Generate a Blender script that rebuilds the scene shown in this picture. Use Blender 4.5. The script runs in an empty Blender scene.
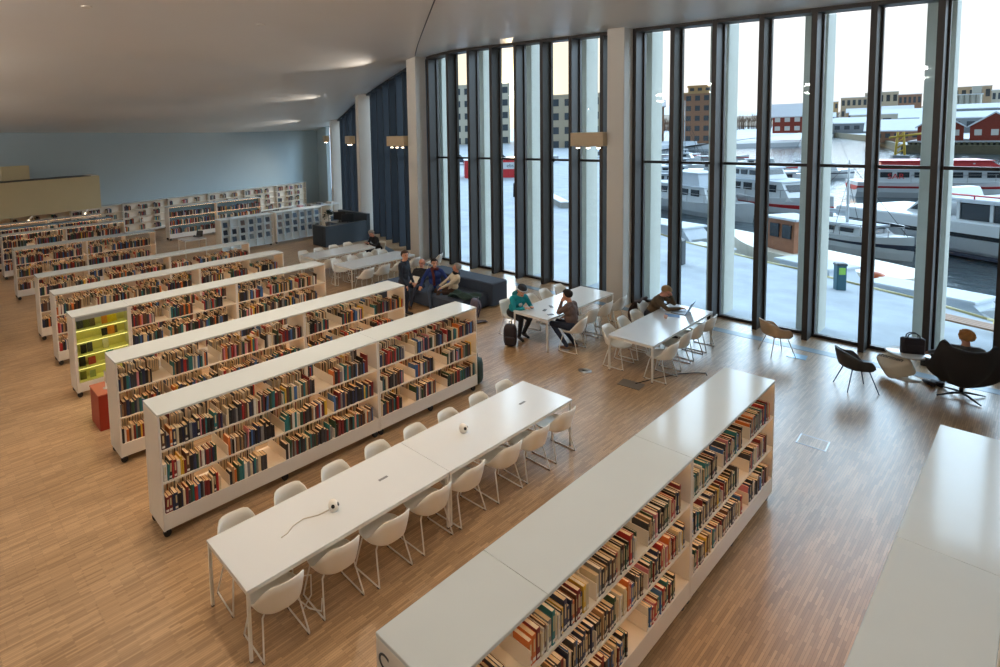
import bpy, bmesh, math, random
from mathutils import Vector, Matrix, Quaternion
random.seed(7)
PI = math.pi
scene = bpy.context.scene
COL = scene.collection

# ------------------------------------------------------------------ materials
def lin(c):
    return tuple(((v/255.0)/12.92 if v/255.0 <= 0.04045 else ((v/255.0+0.055)/1.055)**2.4) for v in c)

MATS = {}
def mat(name, rgb, rough=0.5, metal=0.0, spec=0.5, noise=0.0, scale=8.0, emit=None, estr=0.0, bump=0.0):
    if name in MATS: return MATS[name]
    m = bpy.data.materials.new(name); m.use_nodes = True
    nt = m.node_tree; b = nt.nodes['Principled BSDF']
    c = lin(rgb)
    b.inputs['Base Color'].default_value = (*c, 1)
    b.inputs['Roughness'].default_value = rough
    b.inputs['Metallic'].default_value = metal
    b.inputs['Specular IOR Level'].default_value = spec
    if noise > 0 or bump > 0:
        tc = nt.nodes.new('ShaderNodeTexCoord')
        nz = nt.nodes.new('ShaderNodeTexNoise'); nz.inputs['Scale'].default_value = scale; nz.inputs['Detail'].default_value = 4
        nt.links.new(tc.outputs['Object'], nz.inputs['Vector'])
        if noise > 0:
            mx = nt.nodes.new('ShaderNodeMix'); mx.data_type = 'RGBA'
            mx.inputs[6].default_value = (*[v*(1-noise) for v in c], 1); mx.inputs[7].default_value = (*[min(1, v*(1+noise)) for v in c], 1)
            nt.links.new(nz.outputs['Fac'], mx.inputs[0]); nt.links.new(mx.outputs[2], b.inputs['Base Color'])
        if bump > 0:
            bp = nt.nodes.new('ShaderNodeBump'); bp.inputs['Strength'].default_value = bump; bp.inputs['Distance'].default_value = 0.02
            nt.links.new(nz.outputs['Fac'], bp.inputs['Height']); nt.links.new(bp.outputs['Normal'], b.inputs['Normal'])
    if emit:
        b.inputs['Emission Color'].default_value = (*lin(emit), 1); b.inputs['Emission Strength'].default_value = estr
    MATS[name] = m; return m

# ------------------------------------------------------------------ mesh builder
class MB:
    def __init__(s): s.v = []; s.f = []; s.m = []; s.sm = []
    def add(s, verts, faces, mi=0, M=None, smooth=False):
        o = len(s.v)
        for p in verts:
            p = Vector(p)
            if M is not None: p = M @ p
            s.v.append(p)
        for f in faces:
            s.f.append([o+i for i in f]); s.m.append(mi); s.sm.append(smooth)
        return s
    def box(s, x0, x1, y0, y1, z0, z1, mi=0, M=None):
        return s.add([(x0,y0,z0),(x1,y0,z0),(x1,y1,z0),(x0,y1,z0),(x0,y0,z1),(x1,y0,z1),(x1,y1,z1),(x0,y1,z1)],
                     [(0,3,2,1),(4,5,6,7),(0,1,5,4),(1,2,6,5),(2,3,7,6),(3,0,4,7)], mi, M)
    def bbox(s, x0, x1, y0, y1, z0, z1, b=0.01, mi=0, M=None):      # box with chamfered vertical and top edges
        v = []; rings = [(z0, 0), (z1-b, 0), (z1, b)]
        for z, i in rings:
            xa, xb, ya, yb = x0+i, x1-i, y0+i, y1-i; c = b
            v += [(xa+c,ya,z),(xb-c,ya,z),(xb,ya+c,z),(xb,yb-c,z),(xb-c,yb,z),(xa+c,yb,z),(xa,yb-c,z),(xa,ya+c,z)]
        f = [tuple(range(7,-1,-1)), tuple(range(16,24))]
        for k in range(2):
            for i in range(8): f.append((k*8+i, k*8+(i+1)%8, k*8+8+(i+1)%8, k*8+8+i))
        return s.add(v, f, mi, M)
    def tube(s, pts, r, seg=8, mi=0, M=None, cap=True, smooth=True):
        pts = [Vector(p) for p in pts]; n = len(pts); rs = r if isinstance(r, (list, tuple)) else [r]*n
        v = []; prev = None
        for i, p in enumerate(pts):
            if i == 0: t = pts[1]-p
            elif i == n-1: t = p-pts[i-1]
            else: t = (pts[i+1]-p).normalized()+(p-pts[i-1]).normalized()
            if t.length < 1e-9: t = Vector((0,0,1))
            t.normalize()
            if prev is None:
                a = Vector((0,0,1)) if abs(t.z) < 0.9 else Vector((1,0,0)); u = t.cross(a).normalized()
            else:
                u = prev - t*prev.dot(t); u = u.normalized() if u.length > 1e-6 else t.orthogonal().normalized()
            prev = u; w = t.cross(u)
            for k in range(seg):
                a = 2*PI*k/seg; v.append(p+(u*math.cos(a)+w*math.sin(a))*rs[i])
        f = []
        for i in range(n-1):
            for k in range(seg):
                f.append((i*seg+k, i*seg+(k+1)%seg, (i+1)*seg+(k+1)%seg, (i+1)*seg+k))
        s.add(v, f, mi, M, smooth)
        if cap: s.add(v[:seg], [tuple(range(seg-1,-1,-1))], mi, M); s.add(v[-seg:], [tuple(range(seg))], mi, M)
        return s
    def lathe(s, prof, seg=24, mi=0, M=None, smooth=True):      # prof: list of (r, z)
        v = []; n = len(prof)
        for r, z in prof:
            for k in range(seg): a = 2*PI*k/seg; v.append((r*math.cos(a), r*math.sin(a), z))
        f = []
        for i in range(n-1):
            for k in range(seg): f.append((i*seg+k, i*seg+(k+1)%seg, (i+1)*seg+(k+1)%seg, (i+1)*seg+k))
        if prof[0][0] > 1e-4: f.append(tuple(range(seg-1,-1,-1)))
        if prof[-1][0] > 1e-4: f.append(tuple(range((n-1)*seg, n*seg)))
        return s.add(v, f, mi, M, smooth)
    def ball(s, c, r, seg=14, rings=9, mi=0, M=None):
        rx, ry, rz = r if isinstance(r, (tuple, list)) else (r, r, r)
        v = []; f = []
        for i in range(rings+1):
            t = PI*i/rings
            for k in range(seg):
                a = 2*PI*k/seg
                v.append((c[0]+rx*math.sin(t)*math.cos(a), c[1]+ry*math.sin(t)*math.sin(a), c[2]-rz*math.cos(t)))
        for i in range(rings):
            for k in range(seg): f.append((i*seg+k, i*seg+(k+1)%seg, (i+1)*seg+(k+1)%seg, (i+1)*seg+k))
        return s.add(v, f, mi, M, True)
    def grid(s, fn, nu, nv, mi=0, M=None, smooth=True, closeu=False):
        v = [fn(i/nu, j/nv) for j in range(nv+1) for i in range(nu+(0 if closeu else 1))]
        w = nu if closeu else nu+1; f = []
        for j in range(nv):
            for i in range(nu):
                i2 = (i+1) % w if closeu else i+1
                f.append((j*w+i, j*w+i2, (j+1)*w+i2, (j+1)*w+i))
        return s.add(v, f, mi, M, smooth)
    def prism(s, poly, z0, z1, mi=0, M=None):       # poly ccw in xy
        n = len(poly); v = [(x,y,z0) for x,y in poly]+[(x,y,z1) for x,y in poly]
        f = [tuple(range(n-1,-1,-1)), tuple(range(n,2*n))]+[(i,(i+1)%n,n+(i+1)%n,n+i) for i in range(n)]
        return s.add(v, f, mi, M)
    def build(s, name, mats, parent=None, loc=None, rotz=0.0, solid=0.0, subs=0):
        me = bpy.data.meshes.new(name); me.from_pydata([tuple(p) for p in s.v], [], s.f)
        if not isinstance(mats, (list, tuple)): mats = [mats]
        for m in mats: me.materials.append(m)
        me.polygons.foreach_set('material_index', s.m); me.polygons.foreach_set('use_smooth', s.sm)
        if any(s.sm):
            bm = bmesh.new(); bm.from_mesh(me); bmesh.ops.remove_doubles(bm, verts=bm.verts, dist=1e-5); bm.to_mesh(me); bm.free()
        me.update()
        o = bpy.data.objects.new(name, me); COL.objects.link(o)
        if parent: o.parent = parent
        if loc: o.location = loc
        if rotz: o.rotation_euler = (0,0,rotz)
        if solid: md = o.modifiers.new('thick', 'SOLIDIFY'); md.thickness = solid; md.offset = 0
        if subs: md = o.modifiers.new('sub', 'SUBSURF'); md.levels = subs; md.render_levels = subs
        return o

def tag(o, label, cat, group=None, kind=None):
    o['label'] = label; o['category'] = cat
    if group: o['group'] = group
    if kind: o['kind'] = kind
    return o
def thing(name, label, cat, loc=(0,0,0), rotz=0.0, group=None):
    o = bpy.data.objects.new(name, None); COL.objects.link(o); o.empty_display_size = 0.1
    o.location = loc; o.rotation_euler = (0,0,rotz)
    return tag(o, label, cat, group)
def struct(o): o['kind'] = 'structure'; return o
KIDS = {}
def dup(src, loc, rotz, label=None, group=None):
    r = src.copy(); COL.objects.link(r); r.location = loc; r.rotation_euler = (0,0,rotz)
    if label: r['label'] = label
    if group: r['group'] = group
    for ch in KIDS[src.name]:
        c = ch.copy(); COL.objects.link(c); c.parent = r
        for g in KIDS.get(ch.name, []):
            d = g.copy(); COL.objects.link(d); d.parent = c
    return r
def reg(root):                                    # remember children once (parts, sub-parts)
    for o in COL.objects:
        if o.parent is not None:
            KIDS.setdefault(o.parent.name, [])
            if o not in KIDS[o.parent.name]: KIDS[o.parent.name].append(o)
    KIDS.setdefault(root.name, [])
    return root
def ordn(k): return ['first','second','third','fourth','fifth','sixth','seventh','eighth','ninth','tenth','eleventh','twelfth'][k]
def T(x, y, z=0, rz=0): return Matrix.Translation((x,y,z)) @ Matrix.Rotation(rz, 4, 'Z')

# palette
WHITE = mat('white_lacquer', (203,208,207), 0.11, spec=0.1, noise=0.02, scale=3)
WHITE_SIDE = mat('white_lacquer_matt', (226,220,210), 0.45)
TABLE = mat('table_laminate', (217,219,219), 0.2, noise=0.015, scale=2)
CHAIRW = mat('chair_shell_plastic', (232,228,218), 0.35)
CHAIRL = mat('white_steel', (226,222,214), 0.35)
GLIDE = mat('dark_glide', (40,38,36), 0.6)
DARK = mat('black_rubber', (28,27,27), 0.55)
STEEL = mat('steel', (150,150,150), 0.3, 1.0)
FIN = mat('dark_bronze_metal', (48,40,34), 0.5, 0.0, noise=0.08, scale=5)
FRAME = mat('black_frame_metal', (30,28,28), 0.4, 0.3)
PLASTER = mat('white_plaster', (214,208,198), 0.6, noise=0.02, scale=2)
WALLP = mat('wall_paint', (170,186,192), 0.7, noise=0.03, scale=1.2)
CONC = mat('pale_concrete', (176,176,166), 0.7, noise=0.06, scale=4)
SNOW = mat('snow', (236,240,246), 0.8, noise=0.05, scale=0.7, bump=0.6)
SKIN = mat('skin', (205,150,122), 0.5, noise=0.05, scale=20)
SKIN2 = mat('skin_ruddy', (214,150,125), 0.5, noise=0.05, scale=20)
PAPER = mat('paper_edges', (226,206,172), 0.8, noise=0.08, scale=60)
PAPERW = mat('paper_edges_white', (236,226,206), 0.8, noise=0.06, scale=60)

def floor_material():
    m = bpy.data.materials.new('oak_strip_floor'); m.use_nodes = True; nt = m.node_tree; b = nt.nodes['Principled BSDF']
    N = nt.nodes.new; L = nt.links.new
    tc = N('ShaderNodeTexCoord'); mp = N('ShaderNodeMapping'); mp.inputs['Rotation'].default_value = (0,0,PI/2)
    L(tc.outputs['Object'], mp.inputs['Vector'])
    def brick(w, h, c1, c2, mo, ms):
        k = N('ShaderNodeTexBrick'); k.inputs['Scale'].default_value = 1.0; k.inputs['Brick Width'].default_value = w; k.inputs['Row Height'].default_value = h
        k.inputs['Mortar Size'].default_value = ms; k.inputs['Color1'].default_value = (*lin(c1),1); k.inputs['Color2'].default_value = (*lin(c2),1); k.inputs['Mortar'].default_value = (*lin(mo),1)
        k.inputs['Bias'].default_value = 0.0; k.offset = 0.37; L(mp.outputs['Vector'], k.inputs['Vector']); return k
    a = brick(0.30, 0.024, (192,159,121), (155,125,93), (120,98,74), 0.0012)
    c = brick(1.3, 0.30, (255,255,255), (236,232,226), (222,216,208), 0.003)
    mx = N('ShaderNodeMix'); mx.data_type = 'RGBA'; mx.blend_type = 'MULTIPLY'; mx.inputs[0].default_value = 0.75
    L(a.outputs['Color'], mx.inputs[6]); L(c.outputs['Color'], mx.inputs[7])
    nz = N('ShaderNodeTexNoise'); nz.inputs['Scale'].default_value = 0.6; L(tc.outputs['Object'], nz.inputs['Vector'])
    m2 = N('ShaderNodeMix'); m2.data_type = 'RGBA'; m2.blend_type = 'MULTIPLY'; m2.inputs[0].default_value = 0.35
    rp = N('ShaderNodeValToRGB'); rp.color_ramp.elements[0].color = (0.7,0.7,0.7,1); rp.color_ramp.elements[1].color = (1.15,1.1,1.05,1)
    L(nz.outputs['Fac'], rp.inputs['Fac']); L(mx.outputs[2], m2.inputs[6]); L(rp.outputs['Color'], m2.inputs[7])
    L(m2.outputs[2], b.inputs['Base Color'])
    b.inputs['Roughness'].default_value = 0.32; b.inputs['Specular IOR Level'].default_value = 0.5
    return m
FLOORM = floor_material()

def glass_material():
    m = bpy.data.materials.new('window_glass'); m.use_nodes = True; nt = m.node_tree; nt.nodes.clear()
    N = nt.nodes.new; L = nt.links.new
    out = N('ShaderNodeOutputMaterial'); mix = N('ShaderNodeMixShader'); tr = N('ShaderNodeBsdfTransparent'); gl = N('ShaderNodeBsdfGlossy')
    tr.inputs['Color'].default_value = (0.74,0.79,0.785,1); gl.inputs['Roughness'].default_value = 0.02; gl.inputs['Color'].default_value = (0.9,0.95,0.95,1)
    lw = N('ShaderNodeFresnel'); lw.inputs['IOR'].default_value = 1.35
    L(lw.outputs['Fac'], mix.inputs['Fac']); L(tr.outputs['BSDF'], mix.inputs[1]); L(gl.outputs['BSDF'], mix.inputs[2]); L(mix.outputs['Shader'], out.inputs['Surface'])
    return m
GLASS = glass_material()
def emis(name, rgb, s):
    return mat(name, rgb, 0.5, emit=rgb, estr=s)
# ------------------------------------------------------------------ camera (level hall camera with a shifted lens)
cd = bpy.data.cameras.new('camera'); cam = bpy.data.objects.new('camera', cd); COL.objects.link(cam); scene.camera = cam
F, CX, CY, YAW, PIT, ROL, CH = 567.4376, 349.5522, 177.1648, 0.9005, -0.0811, -0.0328, 5.0025
fw = Vector((-math.sin(YAW)*math.cos(PIT), math.cos(YAW)*math.cos(PIT), math.sin(PIT)))
r0 = Vector((math.cos(YAW), math.sin(YAW), 0)); u0 = r0.cross(fw)
cr = r0*math.cos(ROL)+u0*math.sin(ROL); cu = -r0*math.sin(ROL)+u0*math.cos(ROL)
Mc = Matrix((cr, cu, -fw)).transposed().to_4x4(); Mc.translation = (0,0,CH); cam.matrix_world = Mc
cd.sensor_width = 36; cd.sensor_fit = 'HORIZONTAL'; cd.lens = F*36/1000
cd.shift_x = (500-CX)/1000; cd.shift_y = (CY-333.5)/1000; cd.clip_end = 8000
def in_view(p):
    d = Vector(p)-Vector((0,0,CH)); zc = d.dot(fw)
    if zc < 0.1: return None
    return CX+F*d.dot(cr)/zc, CY-F*d.dot(cu)/zc, zc

# ------------------------------------------------------------------ sky
SUN = Vector((-0.5795, 0.8128, 0.0596)).normalized()
w = bpy.data.worlds.new('sky'); scene.world = w; w.use_nodes = True; nt = w.node_tree; nt.nodes.clear()
N = nt.nodes.new; L = nt.links.new
tc = N('ShaderNodeTexCoord'); sp = N('ShaderNodeSeparateXYZ'); L(tc.outputs['Generated'], sp.inputs[0])
rp = N('ShaderNodeValToRGB'); e = rp.color_ramp.elements
mr = N('ShaderNodeMapRange'); mr.inputs[1].default_value = -0.2; mr.inputs[2].default_value = 1.0; L(sp.outputs['Z'], mr.inputs[0]); L(mr.outputs[0], rp.inputs['Fac'])
SKYK = 16.0
e[0].position = 0.0; e[0].color = (0.7/SKYK,0.74/SKYK,0.8/SKYK,1); e[1].position = 1.0; e[1].color = (0.5/SKYK,0.62/SKYK,0.85/SKYK,1)
for pos, c in ((0.167,(1.42,1.35,1.35)), (0.24,(1.44,1.38,1.38)), (0.293,(1.46,1.40,1.40)), (0.345,(8.4,10.9,13.6)), (0.52,(8.2,10.8,13.6)), (0.66,(2.0,2.5,3.1)), (0.88,(0.6,0.75,1.0))):
    k = rp.color_ramp.elements.new(pos); k.color = (*[v/SKYK for v in c], 1)
dt = N('ShaderNodeVectorMath'); dt.operation = 'DOT_PRODUCT'; dt.inputs[1].default_value = SUN; L(tc.outputs['Generated'], dt.inputs[0])
mxx = N('ShaderNodeMath'); mxx.operation = 'MAXIMUM'; mxx.inputs[1].default_value = 0; L(dt.outputs['Value'], mxx.inputs[0])
def powr(n, k):
    p = N('ShaderNodeMath'); p.operation = 'POWER'; p.inputs[1].default_value = n; L(mxx.outputs[0], p.inputs[0])
    q = N('ShaderNodeMath'); q.operation = 'MULTIPLY'; q.inputs[1].default_value = k; L(p.outputs[0], q.inputs[0]); return q
def tint(q, c):
    m = N('ShaderNodeVectorMath'); m.operation = 'SCALE'; m.inputs[0].default_value = c; L(q.outputs[0], m.inputs['Scale']); return m
def addv(a, b):
    m = N('ShaderNodeVectorMath'); m.operation = 'ADD'; L(a, m.inputs[0]); L(b, m.inputs[1]); return m.outputs[0]
skc = N('ShaderNodeVectorMath'); skc.operation = 'SCALE'; skc.inputs['Scale'].default_value = SKYK; L(rp.outputs['Color'], skc.inputs[0])
az = N('ShaderNodeMapRange'); az.interpolation_type = 'SMOOTHSTEP'; az.inputs[1].default_value = -0.25; az.inputs[2].default_value = 0.35; az.inputs[3].default_value = 0.10; az.inputs[4].default_value = 1.0; L(sp.outputs['Y'], az.inputs[0])
skd = N('ShaderNodeVectorMath'); skd.operation = 'SCALE'; L(skc.outputs[0], skd.inputs[0]); L(az.outputs[0], skd.inputs['Scale'])
wmx = N('ShaderNodeMix'); wmx.data_type = 'RGBA'; wmx.inputs[7].default_value = (1.45,1.12,0.74,1); L(powr(55, 0.9).outputs[0], wmx.inputs[0]); L(skd.outputs[0], wmx.inputs[6])
s = addv(wmx.outputs[2], tint(powr(400, 1.0), (1.0,0.72,0.35)).outputs[0])
s = addv(s, tint(powr(1500, 6.0), (1.0,0.8,0.45)).outputs[0])
s = addv(s, tint(powr(9000, 30.0), (1.0,0.9,0.7)).outputs[0])
bg = N('ShaderNodeBackground'); bg.inputs['Strength'].default_value = 1.0; L(s, bg.inputs['Color'])
wo = N('ShaderNodeOutputWorld'); L(bg.outputs[0], wo.inputs[0])
sl = bpy.data.lights.new('sun', 'SUN'); sl.energy = 0.9; sl.angle = 0.02; sl.color = (1.0,0.72,0.42)
so = bpy.data.objects.new('sun', sl); COL.objects.link(so); so.rotation_euler = (-SUN).to_track_quat('-Z', 'Y').to_euler()

# ------------------------------------------------------------------ room shell
P0, P1, P2 = Vector((-15.15,15.55)), Vector((-21.6,18.15)), Vector((-28.95,22.0))
def fac_y(x):
    if x >= P0.x: return 15.55
    if x >= P1.x: t = (P0.x-x)/(P0.x-P1.x); return P0.y+(P1.y-P0.y)*t
    t = (P1.x-x)/(P1.x-P2.x); return P1.y+(P2.y-P1.y)*t
def ceil_z(x, y):
    zr = 7.78-0.045*(x+14.0) if x < 2 else 7.06
    zl = 7.63+0.148*(x+15.2)+0.01*(y-15.4)
    k = 0.12; d = (zl-zr)/k
    z = -k*math.log(math.exp(-zl/k)+math.exp(-zr/k)) if abs(d) < 40 else min(zl, zr)
    if x < -14.6:      # gentle billows of the sloping ceiling
        z += 0.07*math.sin((x+14.6)*2*PI/5.2)*min(1, (-14.6-x)/2.0)*max(0, min(1, (fac_y(max(x,-29))-1.0-y)/3.0))
    return z
def wall_x(y): return -29.5-(y-3.7)*0.160
fl = MB(); fl.add([(9,-9,0),(9,16.0,0),(-15.1,16.0,0),(-21.8,18.6,0),(-29.2,22.5,0),(wall_x(24)-.5,24,0),(wall_x(-9)-.5,-9,0)], [(0,1,2,3,4,5,6)])
struct(fl.build('floor', FLOORM))
xs = [9-0.25*i for i in range(0, 170)]
xs = [x for x in xs if x > -34]
c = MB(); nx = len(xs)-1; nv = 10
def cfn(u, v):
    x = xs[min(nx, int(round(u*nx)))]; y1 = fac_y(max(x, -29))+1.0 if x > -29 else 23.4
    y = -9+(y1+9)*v; return (x, y, ceil_z(x, y))
c.grid(cfn, nx, nv)
struct(c.build('ceiling', mat('ceiling_paint', (226,221,215), 0.4, noise=0.02, scale=1.0), solid=0.02))
g = MB(); g.box(-0.012,0.012,-9.4,0,-0.004,0.006)          # shadow gap between the two ceiling fields
dv = Vector((-8.61,9.19,0))-Vector((-14.6,14.75,0))
gp = MB(); NS = 24
pts = [Vector((-14.75,14.9,0))+dv*(1.25*i/NS) for i in range(NS+1)]
gp.tube([(p.x, p.y, ceil_z(p.x,p.y)-0.012) for p in pts], 0.016, 6)
struct(gp.build('trim_1', FRAME))
def wallslab(name, a, b, z0, z1, th, m):
    a = Vector(a); b = Vector(b); d = (b-a); L_ = d.length; ang = math.atan2(d.y, d.x)
    o = MB().box(0, L_, 0, th, z0, z1).build(name, m, loc=(a.x,a.y,0), rotz=ang); return struct(o)
wallslab('wall_end', (wall_x(24), 24), (wall_x(-9), -9), 0, 8.5, -0.25, WALLP)
wallslab('wall_rear', (wall_x(-9)-1, -9), (9.2, -9), 0, 8.6, -0.25, PLASTER)
wallslab('wall_right', (9, -9), (9, 16.6), 0, 8.6, -0.25, PLASTER)
MB().box(0, 30, 0, 0.02, 0, 0.1).build('baseboard_end', WHITE_SIDE, loc=(wall_x(24)+0.03, 24, 0), rotz=math.atan2(-33, -(wall_x(24)-wall_x(-9))))
struct(bpy.data.objects['baseboard_end'])

wallslab('wall_corner', (-30.85,22.85), (wall_x(24)-0.2,23.4), 0, 8.5, 0.25, WALLP)
pn = MB(); pn.add([(-28.8,22.3,0),(-30.85,22.9,0),(-30.85,22.9,5.9),(-28.8,22.3,5.9)], [(0,1,2,3)]); struct(pn.build('window_glazing', GLASS))  # unseen opening added to let daylight onto the end wall
# columns
def column(cx, cy, rz, wx=0.46, wy=0.56):
    h = ceil_z(cx, cy)+0.05
    struct(MB().bbox(-wx/2, wx/2, -wy/2, wy/2, 0, h, 0.012).build('column', PLASTER, loc=(cx,cy,0), rotz=rz))
A1 = math.atan2(P0.y-P1.y, P0.x-P1.x); A2 = math.atan2(P1.y-P2.y, P1.x-P2.x)
column(-15.18, 15.36, 0); column(-7.5, 15.36, 0); column(0.25, 15.36, 0)
column(-21.42, 17.93, (A1+A2)/2, 0.5, 0.6); column(-28.75, 21.75, A2, 0.55, 0.6)

# facade: one window per bay between two fins; its frame carries the fin, glass panes and transom
nwin = [0]
FINB = mat('dark_blue_blind', (36,45,56), 0.6)  # darker, bluer colour for fins and frames of the angled bays
def window(ax, ay, ang, wdt, last=False, fm=None):
    nwin[0] += 1; D = 0.45; zt = lambda x: ceil_z(ax+math.cos(ang)*x-math.sin(ang)*D*0.5, ay+math.sin(ang)*x)
    f = MB(); z0 = zt(0); z1 = zt(wdt)
    f.box(0, 0.10, 0, D+0.06, 0, z0)                                   # fin
    if last: f.box(wdt, wdt+0.10, 0, D+0.06, 0, z1)
    f.box(0.10, wdt, D-0.05, D+0.06, 0, 0.07)                          # sill
    f.add([(0.1,-0.02,z0-0.10),(wdt,-0.02,z1-0.10),(wdt,D+.06,z1-0.10),(0.1,D+.06,z0-0.10),(0.1,-0.02,z0+.05),(wdt,-0.02,z1+.05),(wdt,D+.06,z1+.05),(0.1,D+.06,z0+.05)],
          [(0,3,2,1),(4,5,6,7),(0,1,5,4),(1,2,6,5),(2,3,7,6),(3,0,4,7)])
    f.box(0.10, 0.14, D-0.05, D+0.06, 0.07, z0-0.1); f.box(wdt-0.04, wdt, D-0.05, D+0.06, 0.07, z1-0.1)
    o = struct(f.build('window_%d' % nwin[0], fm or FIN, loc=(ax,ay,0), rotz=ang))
    MB().box(0.14, wdt-0.04, D-0.03, D+0.04, 3.865, 3.935).build('transom', FRAME, o)
    for za, zb in ((0.07,3.865), (3.935, min(z0,z1)-0.1)):
        MB().add([(0.14,D,za),(wdt-.04,D,za),(wdt-.04,D,zb),(0.14,D,zb)], [(0,1,2,3)]).build('glass_pane', GLASS, o)
FX = [-14.83+0.95*k for k in range(8)]+[-7.28+0.95*k for k in range(8)]+[0.42+0.95*k for k in range(9)]
for k, x in enumerate(FX):
    if k+1 < len(FX): window(x, 15.55, 0, FX[k+1]-x, False)
for (q, p, a) in ((P1, P0, A1), (P2, P1, A2)):
    d = (p-q); n = 8; L0 = d.length-0.45; wd = L0/n
    for k in range(n):
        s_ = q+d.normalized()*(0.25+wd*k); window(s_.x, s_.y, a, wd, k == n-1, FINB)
# stone piers standing outside the glass
for k, m_ in enumerate([-14.87,-12.9,-10.95,-9.05,-7.15,-5.3,-3.37,-1.4,0.55,2.5]):
    struct(MB().bbox(m_-0.42, m_, 16.42, 17.1, -0.3, 9.2, 0.01).build('column_pier', CONC))
for (q, p, a) in ((P1, P0, A1), (P2, P1, A2)):
    d = (p-q).normalized(); nrm = Vector((d.y, -d.x))*-1
    for k in range(4):
        s_ = q+d*(0.5+1.9*k)+nrm*1.15
        struct(MB().bbox(-0.21,0.21,-0.33,0.33,-0.3,9.2,0.01).build('column_pier', CONC, loc=(s_.x,s_.y,0), rotz=a))
# convector grille sunk in the floor along the facade
GR = mat('grille_metal', (96,112,124), 0.4, 0.3, noise=0.1, scale=30)
def strip(a, b, w0, w1, k):
    a = Vector(a); b = Vector(b); d = b-a; n = int(d.length/0.5); m_ = MB()
    m_.box(0, d.length, w0, w1, 0.0, 0.004)
    struct(m_.build('trim_%d' % k, GR, loc=(a.x,a.y,0), rotz=math.atan2(d.y,d.x)))
strip((-15.0,15.55), (8.5,15.55), -0.72, -0.45, 2); strip(P1, P0, -0.85, -0.5, 3); strip(P2, P1, -0.85, -0.5, 4)

# beige gallery box projecting from the end wall, with its uplit brackets
BEIGE = mat('beige_panel', (196,180,140), 0.6, noise=0.03, scale=2)
t = thing('gallery_box', 'long beige box projecting high on the end wall above the bookcases', 'balcony', (-28.9,7.55,0), math.atan2(17.8,-2.85)-PI/2)
bxm = MB().box(-0.6,0.6,-9,-0.3,1.78,3.3).build('box_body', BEIGE, t)
MB().box(-0.5,0.52,-9,-0.65,3.3,3.32).build('top_recess', FRAME, t)
MB().box(-0.5,0.52,-0.63,-0.32,3.3,3.33).build('end_cap', WHITE_SIDE, t)
LAMPG = emis('warm_lamp', (255,236,200), 6.0)
for yy in (-0.9, -3.3):
    b_ = MB().tube([(0.55,yy,1.78),(0.70,yy-0.2,1.62)], 0.035, 8).build('bracket', WHITE_SIDE, t)
    MB().ball((0.71,yy-0.22,1.60), 0.03).build('lamp', LAMPG, b_)
MB().box(-0.55,0.0,-4.2,-3.1,3.34,3.95).build('upstand', BEIGE, t)
# ------------------------------------------------------------------ bookcases
LEV = [0.32, 0.735, 1.15]; BH = 1.595
SHELFM = mat('shelf_lacquer', (236,224,206), 0.45, noise=0.015, scale=3)
FILLM = emis('warm_led', (255,200,140), 6.0)
def caster(mb, x, y):
    mb.tube([(x-0.02,y,0.05),(x+0.02,y,0.05)], 0.05, 14); mb.box(x-0.028,x+0.028,y-0.02,y+0.03,0.06,0.13)
def bookcase(x1, y0, y1, label, group, W=0.56, bays=4, rz=0.0, levels=LEV, H=BH, back=None, origin=None, name='bookcase', glass=False, top=None, fill_strips=True, split=None):
    """x1 = world X of the face towards +X; the unit runs along +Y"""
    Ln = y1-y0
    t = thing(name, label, 'bookcase', origin or (x1-W/2, y0, 0), rz, group)
    h = W/2; e_ = 0.03
    MB().bbox(-h,h,0,e_,0.11,H-0.0,0.004).build('end_panel', WHITE_SIDE, t)
    MB().bbox(-h,h,Ln-e_,Ln-0.003,0.11,H-0.0,0.004).build('end_panel', WHITE_SIDE, t)
    cuts = [-0.002]+([split] if split else [])+[Ln-0.001]
    for ya, yb in zip(cuts, cuts[1:]): MB().bbox(-h-0.002,h+0.002,ya+0.001,yb-0.001,H,H+0.028,0.004).build('top', top or WHITE, t)
    for z in levels: MB().box(-h+0.004,h-0.004,e_,Ln-e_,z-0.022,z).build('shelf', SHELFM, t)
    for sx in (-1, 1):
        if fill_strips:
            for z in levels[1:]+[H+0.022]: MB().box(sx*(h-0.05)-0.006,sx*(h-0.05)+0.006,e_+0.02,Ln-e_-0.02,z-0.030,z-0.0225).build('light_strip', FILLM, t)  # unseen glowing strips added to brighten the books and shelves
        MB().box(min(sx*(h-0.02),sx*(h-0.002)),max(sx*(h-0.02),sx*(h-0.002)),e_,Ln-e_,0.115,levels[0]-0.002).build('kick_panel', WHITE_SIDE, t)
    bw = (Ln-2*e_)/bays
    for z in levels:
        for k in range(1, bays):
            y = e_+bw*k
            MB().box(-h+0.01,h-0.01,y-0.005,y+0.003,z,z+0.15).build('bookend', SHELFM, t)
    for sx in (-1,1):
        for y in (0.06, Ln-0.07):
            m_ = MB(); caster(m_, sx*(h-0.06), y); m_.build('caster', DARK, t)
    if Ln > 2.2:
        m_ = MB(); caster(m_, h-0.06, Ln*0.5); m_.build('caster', DARK, t)
    if back: MB().box(-0.01,0.01,e_,Ln-e_,levels[0],H).build('back_panel', back, t)
    return t

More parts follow.
